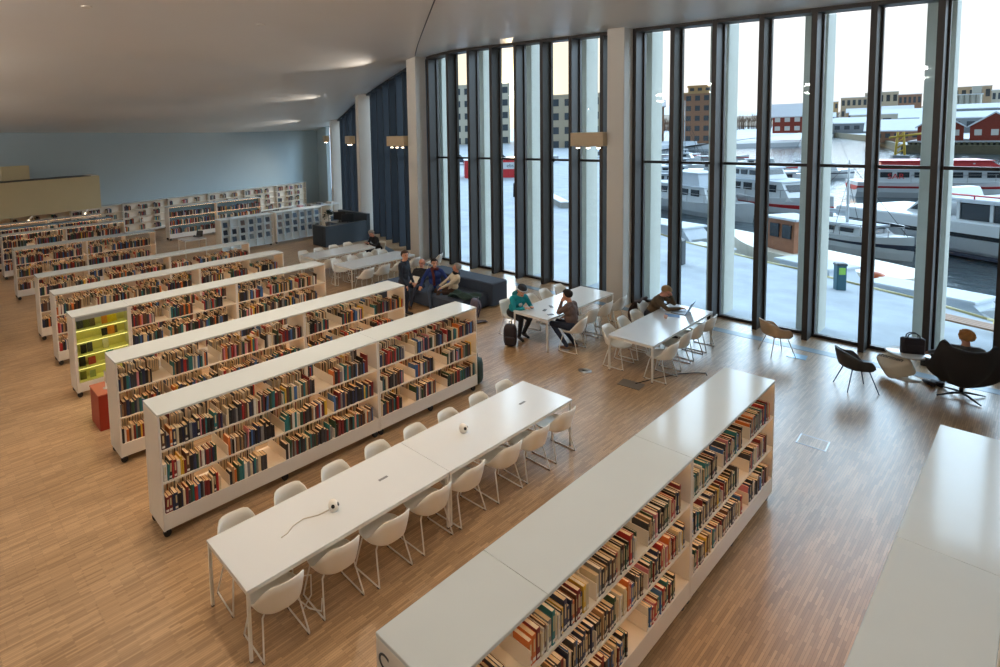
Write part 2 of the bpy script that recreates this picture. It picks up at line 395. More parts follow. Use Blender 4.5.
CASES = []   # (key, x1, W, sections, text)
G1 = 'white rolling bookcases in rows'
CASES.append(('R2', -0.12, 0.58, [(3.3,6.03),(6.03,8.62)], [('bookcase cut off by the right edge, near unit with a bare white top','c'),('bookcase at the right edge, far unit towards the armchairs','d')]))
CASES.append(('R1', -2.18, 0.575, [(2.28,6.0),(6.0,8.62)], [('foreground white bookcase, near unit with a letter on its end panel',''),('foreground white bookcase, far unit nearest the window chairs','')]))
CASES.append(('B2', -6.75, 0.52, [(2.23,5.82),(5.82,8.30)], [('white bookcase right behind the long table, near unit',''),('white bookcase behind the long table, far unit nearest the sofa','')]))
CASES.append(('B3', -8.80, 0.55, [(2.33,5.78),(5.78,8.41)], [('second white bookcase behind the long table, unit beside the red plinth',''),('second white bookcase behind the long table, far unit by the standing man','')]))
CASES.append(('B4', -11.68, 0.50, [(3.44,5.85),(5.85,8.37)], [('white bookcase unit joined to the lit yellow display case',''),('open ended white bookcase unit in the row of the yellow display case','')]))
CASES.append(('B5', -13.70, 0.50, [(2.45,5.85),(5.85,8.37)], [('white bookcase just behind the yellow display case row, near unit',''),('white bookcase just behind the yellow display case row, far unit','')]))
CASES.append(('B6', -15.75, 0.50, [(2.48,5.85),(5.85,8.40)], [('second white bookcase behind the yellow display case row, near unit',''),('second white bookcase behind the yellow display case row, far unit','')]))
CASES.append(('B7', -20.35, 0.54, [(2.62,4.75),(4.75,7.08)], [('white bookcase across the wide aisle with a dark left end',''),('white bookcase across the wide aisle, unit at its right end','')]))
CASES.append(('B8', -23.80, 0.52, [(2.7,4.85),(4.85,7.05)], [('second bookcase beyond the wide aisle, left unit',''),('second bookcase beyond the wide aisle, right unit','')]))
CASES.append(('B9', -25.40, 0.52, [(2.7,4.85),(4.85,7.05)], [('third bookcase beyond the wide aisle, left unit',''),('third bookcase beyond the wide aisle, right unit','')]))
CASES.append(('B10', -27.0, 0.52, [(2.7,4.85),(4.85,7.05)], [('fourth bookcase beyond the wide aisle, left unit',''),('fourth bookcase beyond the wide aisle, right unit','')]))
CASES.append(('BL', -26.62, 0.52, [(9.95,12.45),(12.45,15.0)], [('blue-lined film shelf facing the aisle, left unit',''),('blue-lined film shelf facing the aisle, right unit','')]))
BLUEB = mat('blue_back_panel', (96,132,156), 0.5)
unit_org = {}
for key, x1, W, secs, txt in CASES:
    for i, (a, b) in enumerate(secs):
        bays = max(2, int(round((b-a)/0.88)))
        bookcase(x1, a, b, txt[i][0], G1, W, bays, back=BLUEB if key == 'BL' else None, top=BLUEB if key == 'B9' else None, split=1.15 if key == 'R1' and i == 0 else None)
# low wall shelf along the end wall, seven units
BWA = math.atan2(21.5-3.74, -31.9+29.07)-PI/2
dirw = Vector((-math.sin(BWA), math.cos(BWA), 0))
BW = []
for k in range(9):
    o_ = Vector((-29.30,3.74,0))+dirw*(-5.14+2.57*k)
    BW.append((o_, 2.56))
    bookcase(0, 0, 2.56, 'cream wall bookcase, %s unit from the window end of the end wall' % ordn(8-k), 'cream bookcases along the end wall', 0.40, 3, BWA, [0.2,0.56,0.92,1.28], 1.64, back=SHELFM, origin=o_, name='wall_bookcase', fill_strips=False)

# letter C on the foreground bookcase's end panel
def text_obj(name, s, size, m, M, parent=None, ext=0.002):
    cu_ = bpy.data.curves.new(name, 'FONT'); cu_.body = s; cu_.size = size; cu_.extrude = ext; cu_.align_x = 'CENTER'; cu_.align_y = 'CENTER'
    o = bpy.data.objects.new(name, cu_); COL.objects.link(o); o.data.materials.append(m)
    dg = bpy.context.evaluated_depsgraph_get(); me = bpy.data.meshes.new_from_object(o.evaluated_get(dg)); bpy.data.objects.remove(o)
    n = bpy.data.objects.new(name, me); COL.objects.link(n); n.matrix_world = M
    if parent: n.parent = parent
    return n
r1 = [o for o in COL.objects if o.get('label','').startswith('foreground white bookcase, near')][0]
GREY = mat('grey_print', (70,70,74), 0.6)
RX = Matrix.Rotation(PI/2, 4, 'X')
text_obj('section_letter', 'C', 0.16, GREY, Matrix.Translation((-0.21,-0.002,1.46)) @ RX, r1)
for k, (tx, zz) in enumerate((('Skjønnlitteratur', 1.34), ('Fiction', 1.29))):
    text_obj('section_text', tx, 0.04, GREY, Matrix.Translation((-0.12,-0.002,zz)) @ RX, r1)

# ------------------------------------------------------------------ books
PAL = [('navy',(38,48,78)),('black',(32,30,32)),('dark red',(122,32,34)),('brown',(96,62,44)),('teal',(40,116,118)),('white',(222,216,204)),('cream',(214,196,160)),
       ('grey',(128,126,124)),('orange',(206,112,48)),('dark green',(44,76,56)),('yellow',(218,178,58)),('pink',(206,132,140)),('blue',(62,104,158)),('red',(176,44,40)),('tan',(168,132,92)),('charcoal',(60,58,62))]
WTS = [10,20,9,11,6,6,6,8,4,7,2,3,6,5,5,14]
CM = [mat('cover_'+n.replace(' ','_'), c, 0.5, noise=0.12, scale=25) for n, c in PAL]
LABELM = mat('spine_label', (232,226,214), 0.6)
GOLD = mat('spine_title', (206,188,140), 0.5)
books = []
def fill_row(frame, L0, y0, y1, bays, z, xf, sx, hmax, key, ui, li, dense=0.88):
    """frame: world matrix of the unit; xf: local x of the shelf front; sx: +1 faces +x"""
    bw = (y1-y0)/bays
    for bi in range(bays):
        y = y0+bw*bi+0.012; end = y0+bw*(bi+1)-0.02
        lim = y+(end-y)*min(1.0, random.uniform(dense-0.27, dense+0.2)); n = 0
        while True:
            th = random.choice([0.018,0.022,0.026,0.03,0.034,0.04,0.046]); 
            if y+th > lim: break
            hh = min(hmax, random.gauss(0.215, 0.022)); dd = random.uniform(0.125,0.155)*(1 if hh < 0.22 else 1.12)
            lean = 0.0
            if random.random() < 0.10: lean = random.uniform(-0.09, 0.02)
            books.append(dict(M=frame, x=xf-sx*random.uniform(0.012,0.028), sx=sx, y=y, z=z, th=th, h=hh, d=dd, c=random.choices(range(16), WTS)[0], lean=lean, key=key, ui=ui, li=li, bi=bi, n=n))
            n += 1; y += th+random.uniform(0.0005,0.003)
HM = 0.30
for key, x1, W, secs, txt in CASES:
    for ui, (a, b) in enumerate(secs):
        bays = max(2, int(round((b-a)/0.88)))
        fr = Matrix.Translation((x1-W/2, a, 0)); Ln = b-a
        for li, z in enumerate(LEV):
            for sx in (1, -1):
                if key in ('BL',) and sx < 0: continue
                fill_row(fr, Ln, 0.03, Ln-0.03, bays, z, sx*W/2, sx, 0.3, key, ui, li)
for k, (o_, ln) in enumerate(BW):
    fr = Matrix.Translation(o_) @ Matrix.Rotation(BWA, 4, 'Z')
    for li, z in enumerate([0.2,0.56,0.92,1.28]): fill_row(fr, ln, 0.03, ln-0.03, 3, z, 0.20, 1, 0.27, 'BW', k, li, 0.5)
def book_geo(mb, B, ci, pi, li=None, gi=None, M=None, frame=True):
    """book standing with its spine at x=0 facing +x, thickness along y from 0"""
    th, h, d = B['th'], B['h'], B['d']; c_ = 0.0022
    R_ = Matrix.Translation((B['x'], B['y']+(B['th'] if B['lean'] < 0 else 0), B['z'])) @ Matrix.Rotation(B['lean'], 4, 'X') @ Matrix.Translation((0,-(B['th'] if B['lean'] < 0 else 0),0))
    if B['sx'] < 0: R_ = Matrix.Translation((B['x'], B['y']+th, B['z'])) @ Matrix.Rotation(PI, 4, 'Z')
    MM = (B['M'] if frame else Matrix.Identity(4)) @ R_
    if M is not None: MM = M @ R_
    return MM, th, h, d, c_
def cover_mesh(mb, MM, th, h, d, c_, ci, li=None, gi=None):
    mb.box(-d, -0.004, 0, c_, 0, h, ci, MM); mb.box(-d, -0.004, th-c_, th, 0, h, ci, MM)
    b_ = 0.004                                             # rounded spine
    v = [(-0.004,0,0),(-0.001,b_*0.6,0),(0,th*0.5,0),(-0.001,th-b_*0.6,0),(-0.004,th,0)]
    v = v+[(x,y,h) for x,y,_ in v]
    mb.add(v, [(i,i+1,5+i+1,5+i) for i in range(4)]+[(4,3,2,1,0),(5,6,7,8,9),(0,5,9,4)], ci, MM)
    if li is not None:
        mb.add([(0.0006,th*0.12,0.018),(0.0006,th*0.88,0.018),(0.0006,th*0.88,0.045),(0.0006,th*0.12,0.045)], [(0,1,2,3)], li, MM)
        mb.add([(0.0006,th*0.3,h*0.4),(0.0006,th*0.7,h*0.4),(0.0006,th*0.7,h*0.85),(0.0006,th*0.3,h*0.85)], [(0,1,2,3)], gi, MM)
def pages_mesh(mb, MM, th, h, d, c_, pi):
    mb.box(-d+0.004, -0.004, c_, th-c_, 0.003, h-0.004, pi, MM)
# the 300 books that show largest stand as things of their own, the rest as one mass
for B in books:
    p = B['M'] @ Vector((B['x'], B['y'], B['z']+B['h']*0.6)); q = in_view(p); B['s'] = 0
    if B['sx'] > 0 and B['key'] in ('R1','B2') and q and 13 < q[0] < 985 and q[1] < 664:
        B['s'] = (B['h']*B['th']**0.3)/q[2]**2
        if B['key'] == 'R1' and B['li'] == 2 and B['ui'] == 0 and p.y < 2.9: B['s'] = 0
order = sorted(books, key=lambda B: -B['s'])
top300 = [B for B in order[:300] if B['s'] > 0]; ids = set(id(B) for B in top300)
LN = ['bottom','middle','top']
rowname = {'R1': 'foreground bookcase', 'B2': 'bookcase behind long table'}
for B in top300:
    nm, cc = PAL[B['c']]; u_ = 'near' if B['ui'] == 0 else 'far'
    lab = '%s book, %s in %s bay, %s shelf, %s unit, %s' % (nm, str(B['n']+1)+('st' if B['n']%10 == 0 and B['n'] != 10 else 'nd' if B['n']%10 == 1 and B['n'] != 11 else 'rd' if B['n']%10 == 2 and B['n'] != 12 else 'th'), ordn(B['bi']), LN[B['li']], u_, rowname[B['key']])
    MM, th, h, d, c_ = book_geo(None, B, 0, 0)
    m_ = MB(); cover_mesh(m_, Matrix.Identity(4), th, h, d, c_, 0, 1, 2)
    o = m_.build('book', [CM[B['c']], LABELM, GOLD]); o.matrix_world = MM
    tag(o, lab, 'book', 'books on '+rowname[B['key']])
    p_ = MB(); pages_mesh(p_, Matrix.Identity(4), th, h, d, c_, 0); p_.build('pages', PAPER if random.random() < 0.6 else PAPERW, o)
rest = MB()
for B in books:
    if id(B) in ids: continue
    MM, th, h, d, c_ = book_geo(None, B, 0, 0)
    cover_mesh(rest, MM, th, h, d, c_, B['c']); pages_mesh(rest, MM, th, h, d, c_, 16 if random.random() < 0.6 else 17)
o = rest.build('books', CM+[PAPER, PAPERW]); tag(o, 'books filling all the farther white bookcases and the end wall shelves', 'books', kind='stuff')
# ------------------------------------------------------------------ tables
def table(x0, x1, y0, y1, label, group, slot=None, h=0.74):
    t = thing('reading_table', label, 'table', ((x0+x1)/2, (y0+y1)/2, 0), 0, group)
    a, b = (x1-x0)/2, (y1-y0)/2-0.002
    tp = MB().bbox(-a, a, -b, b, h-0.022, h, 0.003).build('tabletop', TABLE, t)
    f = MB()
    f.box(-a+0.02,a-0.02,-b+0.005,-b+0.045,h-0.06,h-0.022); f.box(-a+0.02,a-0.02,b-0.045,b-0.005,h-0.06,h-0.022)
    f.box(-a+0.005,-a+0.03,-b+0.02,b-0.02,h-0.05,h-0.022); f.box(a-0.03,a-0.005,-b+0.02,b-0.02,h-0.05,h-0.022)
    f.build('frame', CHAIRL, t)
    for sx in (-1,1):
        for sy in (-1,1):
            cx, cy = sx*(a-0.022), sy*(b-0.022)
            l = MB().box(cx-0.015,cx+0.015,cy-0.015,cy+0.015,0.012,h-0.022).build('leg', CHAIRL, t)
            MB().lathe([(0.018,0),(0.018,0.012)], 10, 0, Matrix.Translation((cx,cy,0))).build('foot', GLIDE, l)
    for s_ in (slot or []):
        k = MB().box(-0.016,0.016,-0.07,0.07,h,h+0.0025, 0, T(s_[0], s_[1], 0, 0)).build('cable_slot', mat('slot_grey',(120,120,122),0.5), t)
    return t
GT = 'long white reading tables'
table(-5.47,-4.58,2.24,5.07,'long white reading table, near half, with a socket dome and trailing cable',GT,[(0.0,0.7)])
table(-5.47,-4.58,5.07,7.90,'long white reading table, far half, with a socket dome and dark cable slot',GT,[(0.0,0.75)])
table(-5.57,-4.69,10.94,13.90,'white table by the column where the man uses a laptop',GT)
table(-7.76,-6.87,10.85,13.78,'white table where two people sit facing each other',GT)
table(-16.48,-15.56,10.75,13.45,'white table in front of the dark reception desk',GT)
table(-14.50,-13.58,10.72,13.50,'white table beside the standing man and first stone column',GT)

# ------------------------------------------------------------------ shell chairs
def sm(x): x = max(0.0, min(1.0, x)); return x*x*(3-2*x)
def shell_fn(Hback, Harm, zs=0.44, Rx=0.26, Rf=0.23, Rb=0.235, wb=0.9, lean=0.07):
    """front is -Y of the chair (local +y is towards the back)"""
    def fn(u, v):
        th = 2*PI*u                       # 0 = back (+y)
        c, s_ = math.cos(th), math.sin(th); a = abs(math.atan2(s_, c))
        ry = Rb if c > 0 else Rf; p = 2.6
        R = 1.0/((abs(s_)/Rx)**p+(abs(c)/ry)**p)**(1/p)
        back = 1-sm((a-0.6)/wb); arm = 1-sm((a-1.75)/0.7)
        H = zs+0.015+(Harm-zs-0.015)*arm+(Hback-Harm)*back
        if a > 2.5: H -= 0.015*sm((a-2.5)/0.6)
        k = min(1.0, v/0.68); w = max(0.0, (v-0.68)/0.32)
        rr = R*(0.93*k+0.07*sm(w))*(1-0.0*w) if w > 0 else R*0.93*k
        z = zs-0.022*(1-k*k)+(H-zs)*(w**1.35 if w > 0 else 0)
        y = rr*c+lean*back*w*(H-zs)/0.36
        x = rr*s_*(1+0.02*w)
        return (x, y, z)
    return fn
def chair_legs(mb_list_parent, zt=0.42):
    for sx in (-1, 1):
        m_ = MB()
        xf, xt = sx*0.255, sx*0.13
        m_.tube([(sx*0.02,-0.10,zt-0.005),(sx*0.165,-0.12,zt-0.012),(sx*0.205,-0.13,zt-0.05),(xf,-0.20,0.03),(xf,-0.205,0.012),(xf,-0.19,0.01),(xf,0.19,0.01),(xf,0.205,0.012),(xf,0.20,0.03),(sx*0.205,0.11,zt-0.05),(sx*0.165,0.095,zt-0.012),(sx*0.02,0.09,zt-0.005)], 0.0095, 7)
        l = m_.build('leg', CHAIRL, mb_list_parent)
        g_ = MB(); 
        for y in (-0.19,0.19): g_.box(xf-0.011,xf+0.011,y-0.015,y+0.015,0.0,0.012)
        g_.build('glide', GLIDE, l)
ch0 = thing('shell_chair', '', 'chair')
MB().grid(shell_fn(0.775, 0.47, wb=1.0), 36, 14, closeu=True).build('seat_shell', CHAIRW, ch0, solid=0.012)
chair_legs(ch0); reg(ch0)
first = [True]
def chair(x, y, rz, label, group):
    """rz: direction the sitter faces, 0 = -Y"""
    if first[0]:
        first[0] = False; ch0.location = (x,y,0); ch0.rotation_euler = (0,0,rz); ch0['label'] = label; ch0['group'] = group; return ch0
    return dup(ch0, (x,y,0), rz, label, group)
FACE_MX = -PI/2; FACE_PX = PI/2       # facing -X / facing +X
rnd = random.Random(3)
for k in range(8):
    y = 2.24+0.36+0.705*k; jit = lambda a: rnd.uniform(-a, a)
    chair(-4.68+jit(0.03), y+jit(0.03), FACE_MX+jit(0.07), 'white shell chair, %s from the near end on the long table\'s foreground side' % ordn(k), 'chairs at the long reading table')
    chair(-5.36+jit(0.02), y+0.02+jit(0.03), FACE_PX+jit(0.05), 'white shell chair, %s from the near end on the long table\'s bookcase side' % ordn(k), 'chairs at the long reading table')
for k, (x, y) in enumerate([(-4.72,11.35),(-4.78,12.15),(-4.80,12.85),(-4.80,13.5)]):
    chair(x, y, FACE_MX+rnd.uniform(-.06,.06), 'white shell chair, %s from the near end opposite the laptop man' % ordn(k), 'chairs at the laptop table')
for k, (x, y) in enumerate([(-5.55,11.35),(-5.58,12.05),(-5.60,12.68)]):
    chair(x, y, FACE_PX+rnd.uniform(-.06,.06), 'white shell chair, %s from the near end on the laptop man\'s side' % ordn(k), 'chairs at the laptop table')
chair(-5.78,13.42,FACE_PX,'white shell chair the laptop man sits on','chairs at the laptop table')
chair(-6.62,11.42,FACE_MX+0.15,'white shell chair under the man in the brown striped sweater','chairs at the two-person table')
for k, (x, y) in enumerate([(-6.78,12.2),(-6.80,12.9),(-6.78,13.55)]):
    chair(x, y, FACE_MX+rnd.uniform(-.06,.06), 'empty white shell chair, %s beyond the man in the striped sweater' % ordn(k), 'chairs at the two-person table')
chair(-8.08,11.28,FACE_PX-0.12,'white shell chair under the person in the teal hoodie','chairs at the two-person table')
for k, (x, y) in enumerate([(-7.95,12.15),(-7.95,12.75),(-7.92,13.4)]):
    chair(x, y, FACE_PX+rnd.uniform(-.06,.06), 'empty white shell chair, %s beyond the person in the teal hoodie' % ordn(k), 'chairs at the two-person table')
for nm, xa, xb in (('reception desk table', -16.62, -15.40), ('standing man\'s table', -14.64, -13.42)):
    for k in range(4):
        y = 11.1+0.68*k
        chair(xa, y, FACE_PX, 'white shell chair, %s from the near end, far side of the %s' % (ordn(k), nm), 'chairs at the two farther tables')
        chair(xb, y, FACE_MX, 'white shell chair, %s from the near end, near side of the %s' % (ordn(k), nm), 'chairs at the two farther tables')
chair(-13.2,14.0,FACE_MX+0.4,'white shell chair standing askew beside the first stone column','chairs at the two farther tables')
chair(-16.02,13.95,0.0,'white shell chair under the grey-haired reader by the reception desk','chairs at the two farther tables')

# tub chairs with four legs
def tub(x, y, rz, shellm, legm, label, legr=0.010):
    t = thing('tub_chair', label, 'armchair', (x,y,0), rz); t.scale = (0.93,0.93,0.95)
    MB().grid(shell_fn(0.77, 0.645, zs=0.45, Rx=0.31, Rf=0.24, Rb=0.26, lean=0.05), 44, 16, closeu=True).build('seat_shell', shellm, t, solid=0.018)
    for sx in (-1,1):
        for sy in (-1,1):
            l = MB().tube([(sx*0.12,sy*0.11,0.428),(sx*0.145,sy*0.14,0.40),(sx*0.245,sy*0.255,0.0)], [legr*1.1,legr*1.1,legr*0.8], 8).build('leg', legm, t)
    MB().box(-0.13,0.13,-0.12,0.12,0.415,0.43).build('seat_frame', legm, t)
    return t
tub(-3.60,14.25,2.35,mat('tan_shell',(190,160,126),0.45),CHAIRL,'tan tub armchair with pale legs by the window')
tub(-2.18,13.40,2.2,mat('black_shell',(52,50,50),0.45),mat('dark_leg',(60,70,92),0.35,0.5),'black tub armchair on blue-grey legs')

# egg-shaped lounge chair seen from behind
EGG = mat('black_fabric', (34,30,30), 0.85, noise=0.2, scale=60)
t = thing('egg_armchair', 'large black wing-backed swivel armchair at the right edge', 'armchair', (-0.93,14.28,0), PI+0.25)
def egg(u, v):
    a = (u-0.5)*2*2.35                                       # 0 = back
    aa = abs(a)
    H = 0.99+0.10*math.exp(-((aa-0.78)/0.17)**2)-0.02*sm(1-aa/0.4)
    H = H*(1-sm((aa-0.8)/0.55))+0.60*sm((aa-0.8)/0.55)
    if aa > 1.6: H = 0.60-0.17*sm((aa-1.6)/0.7)
    z0 = 0.22; w = v
    R = 0.09+0.33*math.sin(min(1, w*1.25)*PI/2)
    z = z0+(H-z0)*(w**1.25)
    back = max(0, math.cos(a))
    x = R*math.sin(a)*1.04; y = R*math.cos(a)*0.95+0.20*back*max(0, w-0.35)**1.2
    return (x, y, z)
MB().grid(egg, 48, 18).build('shell', EGG, t, solid=0.05)
MB().ball((0,-0.03,0.38), (0.27,0.28,0.07), 24, 8).build('seat_cushion', EGG, t)
MB().tube([(0,0,0.24),(0,0,0.06)], 0.026, 12).build('swivel_post', mat('dark_steel',(60,60,62),0.3,1.0), t)
bs = MB()
for k in range(4):
    a = k*PI/2+0.5; bs.tube([(0,0,0.075),(0.12*math.cos(a),0.12*math.sin(a),0.07),(0.37*math.cos(a),0.37*math.sin(a),0.018)], [0.022,0.02,0.012], 8)
bs.build('star_base', MATS['dark_steel'], t)

# white pouf bag with a printed logo, round side table and black bag
POUF = mat('cream_canvas', (222,212,192), 0.8, noise=0.06, scale=12, bump=0.3)
t = thing('beanbag_pouf', 'cream square beanbag with dark printing tipped on its corner', 'pouf', (-1.80,14.50,0.17), 0.35)
def pouf(u, v):
    a = 2*PI*u; t_ = PI*v; p = 0.42
    sg = lambda q: math.copysign(abs(q)**p, q)
    return (0.27*sg(math.cos(a))*sg(math.sin(t_))*(1-0.16*math.sin(t_)**2), 0.30*sg(math.sin(a))*sg(math.sin(t_))*(1-0.16*math.sin(t_)**2), 0.15*math.copysign(abs(math.cos(t_))**0.8, -math.cos(t_)))
pm = MB().grid(pouf, 40, 20, closeu=True).build('cushion', POUF, t); pm.rotation_euler = (0.22,-0.42,0.0); pm.location = (0,0,0.08)
x_ = text_obj('printed_logo', 'stormen', 0.13, GREY, Matrix.Identity(4), pm); x_.location = (-0.02,0.02,0.152); x_.rotation_euler = (0,0,-0.9)
t = thing('side_table', 'round white pedestal table carrying the black bag', 'table', (-1.66,14.60,0))
MB().lathe([(0.0,0.47),(0.30,0.47),(0.315,0.48),(0.315,0.492),(0.30,0.50),(0.0,0.50)], 36).build('round_top', TABLE, t)
MB().lathe([(0.03,0.02),(0.025,0.2),(0.03,0.47)], 14).build('pedestal', CHAIRL, t)
MB().lathe([(0.0,0.0),(0.2,0.0),(0.205,0.008),(0.05,0.025),(0.0,0.03)], 30).build('foot_plate', CHAIRL, t)
BAGM = mat('black_nylon', (36,28,34), 0.6, noise=0.25, scale=14)
t = thing('shoulder_bag', 'black handbag standing on the round white side table', 'bag', (-1.60,14.62,0.50), 0.55)
MB().bbox(-0.17,0.17,-0.06,0.06,0,0.30,0.022).build('bag_body', BAGM, t)
for sy in (-0.03,0.03): MB().tube([(-0.09,sy,0.29),(-0.085,sy,0.345),(-0.04,sy,0.385),(0.04,sy,0.385),(0.085,sy,0.345),(0.09,sy,0.29)], 0.009, 8).build('handle', BAGM, t)
MB().box(-0.13,0.13,-0.066,-0.058,0.05,0.17).build('pocket', mat('bag_pocket',(46,38,44),0.6), t)
t = thing('shoe_pair', 'dark shoes left standing beside the round side table', 'shoes', (-1.30,14.55,0), 0.6)
for sx in (-0.06,0.06): 
    m_ = MB(); m_.tube([(sx,-0.11,0.04),(sx,0.0,0.045),(sx,0.13,0.03)], [0.036,0.045,0.034], 10); m_.tube([(sx,-0.09,0.05),(sx,-0.10,0.11)], [0.04,0.036], 10); m_.build('shoe', BAGM, t)

# ------------------------------------------------------------------ sofa island
SOFA = mat('sofa_cloth', (58,68,84), 0.85, noise=0.12, scale=40)
t = thing('sofa', 'big dark blue-grey corner sofa beneath the window', 'sofa', (0,0,0))
MB().bbox(-11.95,-9.75,11.25,12.52,0.05,0.40,0.03).build('seat_cushion', SOFA, t)
MB().bbox(-12.1,-9.62,12.5,13.2,0.05,0.68,0.03).build('backrest', SOFA, t)
MB().bbox(-12.75,-11.96,10.9,13.25,0.05,0.44,0.03).build('chaise', SOFA, t)
MB().box(-12.65,-9.8,11.4,13.1,0.0,0.05).build('plinth', DARK, t)
# red plinth with a leaflet holder
t = thing('display_plinth', 'dark red display plinth at the end of the white bookcase', 'plinth', (-10.35,2.55,0))
MB().bbox(-0.27,0.27,-0.19,0.19,0,0.62,0.006).build('plinth_body', mat('red_lacquer',(150,46,28),0.45), t)
MB().bbox(-0.28,0.28,-0.20,0.20,0.62,0.64,0.003).build('plinth_top', mat('red_top',(172,96,74),0.4), t)
t = thing('sign_holder', 'clear upright sign holder standing on the red plinth', 'sign holder', (-10.3,2.55,0.64))
ACR = mat('clear_acrylic', (216,214,208), 0.15)
MB().lathe([(0.0,0),(0.05,0),(0.05,0.012),(0.012,0.02),(0.01,0.12)], 16).build('stem', ACR, t)
MB().bbox(-0.075,0.075,-0.004,0.004,0.10,0.31,0.002).build('sign_panel', ACR, t)

# ------------------------------------------------------------------ lit display case closing the third row
def displaycase():
    x1, y0, y1, W = -11.68, 2.37, 3.44, 0.50; h = W/2; Ln = y1-y0
    t = thing('display_case', 'glass-fronted display case glowing yellow at the end of its row', 'display case', (x1-h,y0,0))
    MB().bbox(-h,h,0,0.05,0.11,BH,0.004).build('end_panel', WHITE_SIDE, t); MB().bbox(-h,h,Ln-0.05,Ln-0.003,0.11,BH,0.004).build('end_panel', WHITE_SIDE, t)
    MB().bbox(-h-.002,h+.002,-.002,Ln-.002,BH,BH+0.028,0.005).build('top', WHITE, t)
    YB = mat('yellow_back', (240,232,150), 0.6)
    MB().box(-0.02,0.0,0.05,Ln-0.05,0.3,BH).build('back_panel', YB, t)
    MB().box(h-0.02,h-0.002,0.05,Ln-0.05,0.115,0.29).build('kick_panel', WHITE_SIDE, t)
    MB().box(h-0.03,h+0.004,0.05,Ln-0.05,BH-0.07,BH).build('top_rail', mat('rail_grey',(150,158,158),0.4), t)
    for z in (0.30,0.56,0.82,1.08,1.32): MB().box(0.0,h-0.04,0.05,Ln-0.05,z-0.012,z).build('shelf', mat('yellow_shelf',(248,240,170),0.5), t)
    MB().add([(h-0.012,0.05,0.30),(h-0.012,Ln-0.05,0.30),(h-0.012,Ln-0.05,BH-0.07),(h-0.012,0.05,BH-0.07)], [(0,1,2,3)]).build('glass_door', GLASS, t)
    LT = emis('display_lamp', (255,246,150), 3.2)
    for z in (0.56,0.82,1.08,1.32,BH-0.005): MB().box(h-0.075,h-0.05,0.06,Ln-0.06,z-0.022,z-0.0125).build('light_strip', LT, t)
    for sx in (-1,1):
        for y in (0.06, Ln-0.07): m_ = MB(); caster(m_, sx*(h-0.06), y); m_.build('caster', DARK, t)
    rr = random.Random(5); cols = [('dark grey',(60,64,70)),('olive',(110,110,50)),('yellow',(240,200,30)),('orange',(226,140,40)),('red',(170,50,36)),('teal',(60,130,124)),('black',(30,30,30)),('pale green',(150,160,110)),('brown',(110,90,60)),('white',(220,214,200))]
    items = [(1.32,0.10,0),(1.32,0.22,1),(1.32,0.34,8),(1.32,0.66,2),(1.32,0.56,3),(1.08,0.66,3),(1.08,0.74,8),(1.08,0.55,6),(0.82,0.14,6),(0.82,0.26,0),(0.82,0.56,9),(0.56,0.10,6),(0.56,0.27,4),(0.56,0.62,5),(0.30,0.10,1),(0.30,0.28,7)]
    for k, (z, y, ci) in enumerate(items):
        w_ = rr.uniform(0.10,0.16) if ci != 2 else 0.2; hh = rr.uniform(0.13,0.19)
        o = MB().box(0,0.018,0,w_,0,hh, 0, Matrix.Rotation(-0.22,4,'Y')).build('display_book', mat('dcover_%d' % ci, cols[ci][1], 0.5, noise=0.3, scale=18), loc=(x1-h+0.10, y0+y, z), rotz=rr.uniform(-.15,.15))
        tag(o, '%s book shown face-out in the yellow display case, %s shelf from the bottom' % (cols[ci][0], ordn([0.30,0.56,0.82,1.08,1.32].index(z))), 'book', 'books in the yellow display case')
displaycase()

# ------------------------------------------------------------------ magazine racks, far desk and other things at the back
rr = random.Random(9)
def rack(x1, y0, y1, label):
    W = 0.55; h = W/2; Ln = y1-y0; Hh = 1.42
    t = thing('magazine_rack', label, 'magazine rack', (x1-h, y0, 0), 0, 'pale magazine racks')
    BL = mat('pale_blue_lacquer', (224,234,238), 0.4)
    MB().bbox(-h,h,0,0.04,0.1,Hh,0.004).build('end_panel', SHELFM, t); MB().bbox(-h,h,Ln-0.04,Ln,0.1,Hh,0.004).build('end_panel', SHELFM, t)
    MB().bbox(-h,h,0,Ln,Hh,Hh+0.03,0.005).build('top', BL, t); MB().box(-h+.02,h-0.12,0.04,Ln-0.04,0.1,Hh).build('carcass', BL, t)
    n = 6; cw = (Ln-0.08)/n
    for k in range(1, n): MB().box(h-0.12,h-0.005,0.04+cw*k-0.008,0.04+cw*k+0.008,0.12,Hh).build('divider', BL, t)
    for j in range(4):
        z = 0.12+0.325*j; MB().box(h-0.12,h-0.01,0.04,Ln-0.04,z-0.012,z).build('ledge', BL, t)
    for sy in (0.08, Ln-0.08): m_ = MB(); caster(m_, 0.1, sy); m_.build('caster', DARK, t)
    for j in range(3):
        for k in range(n):
            if rr.random() < 0.08: continue
            c = rr.choice([(50,58,70),(70,90,112),(30,34,42),(120,130,138),(50,66,84),(26,32,48),(110,92,84)])
            o = MB().box(0,0.01,-0.095,0.095,0,0.215, 0, Matrix.Rotation(-0.2,4,'Y')).build('magazine', mat('mag_%d_%d_%d' % c, c, 0.35, noise=0.8, scale=22), loc=(x1-0.075, y0+0.04+cw*(k+0.5), 0.12+0.325*(j+1)))
            tag(o, 'magazine, %s column from the left, %s row from the top, %s' % (ordn(k), ordn(2-j), 'left rack' if y0 < 12 else 'right rack'), 'magazine', 'magazines on the pale racks')
rack(-21.85, 10.35, 12.9, 'pale magazine rack with a tan end, nearest the small white tables')
rack(-21.95, 13.1, 15.65, 'pale magazine rack standing nearest the reception desk')
table(-22.95,-22.2,8.9,9.85,'small white table between the film shelf and the magazine rack',None)
t = thing('laptop_computer', 'dark laptop open on the small white table by the film shelf', 'laptop', (-22.75,9.7,0.74), 0.5)
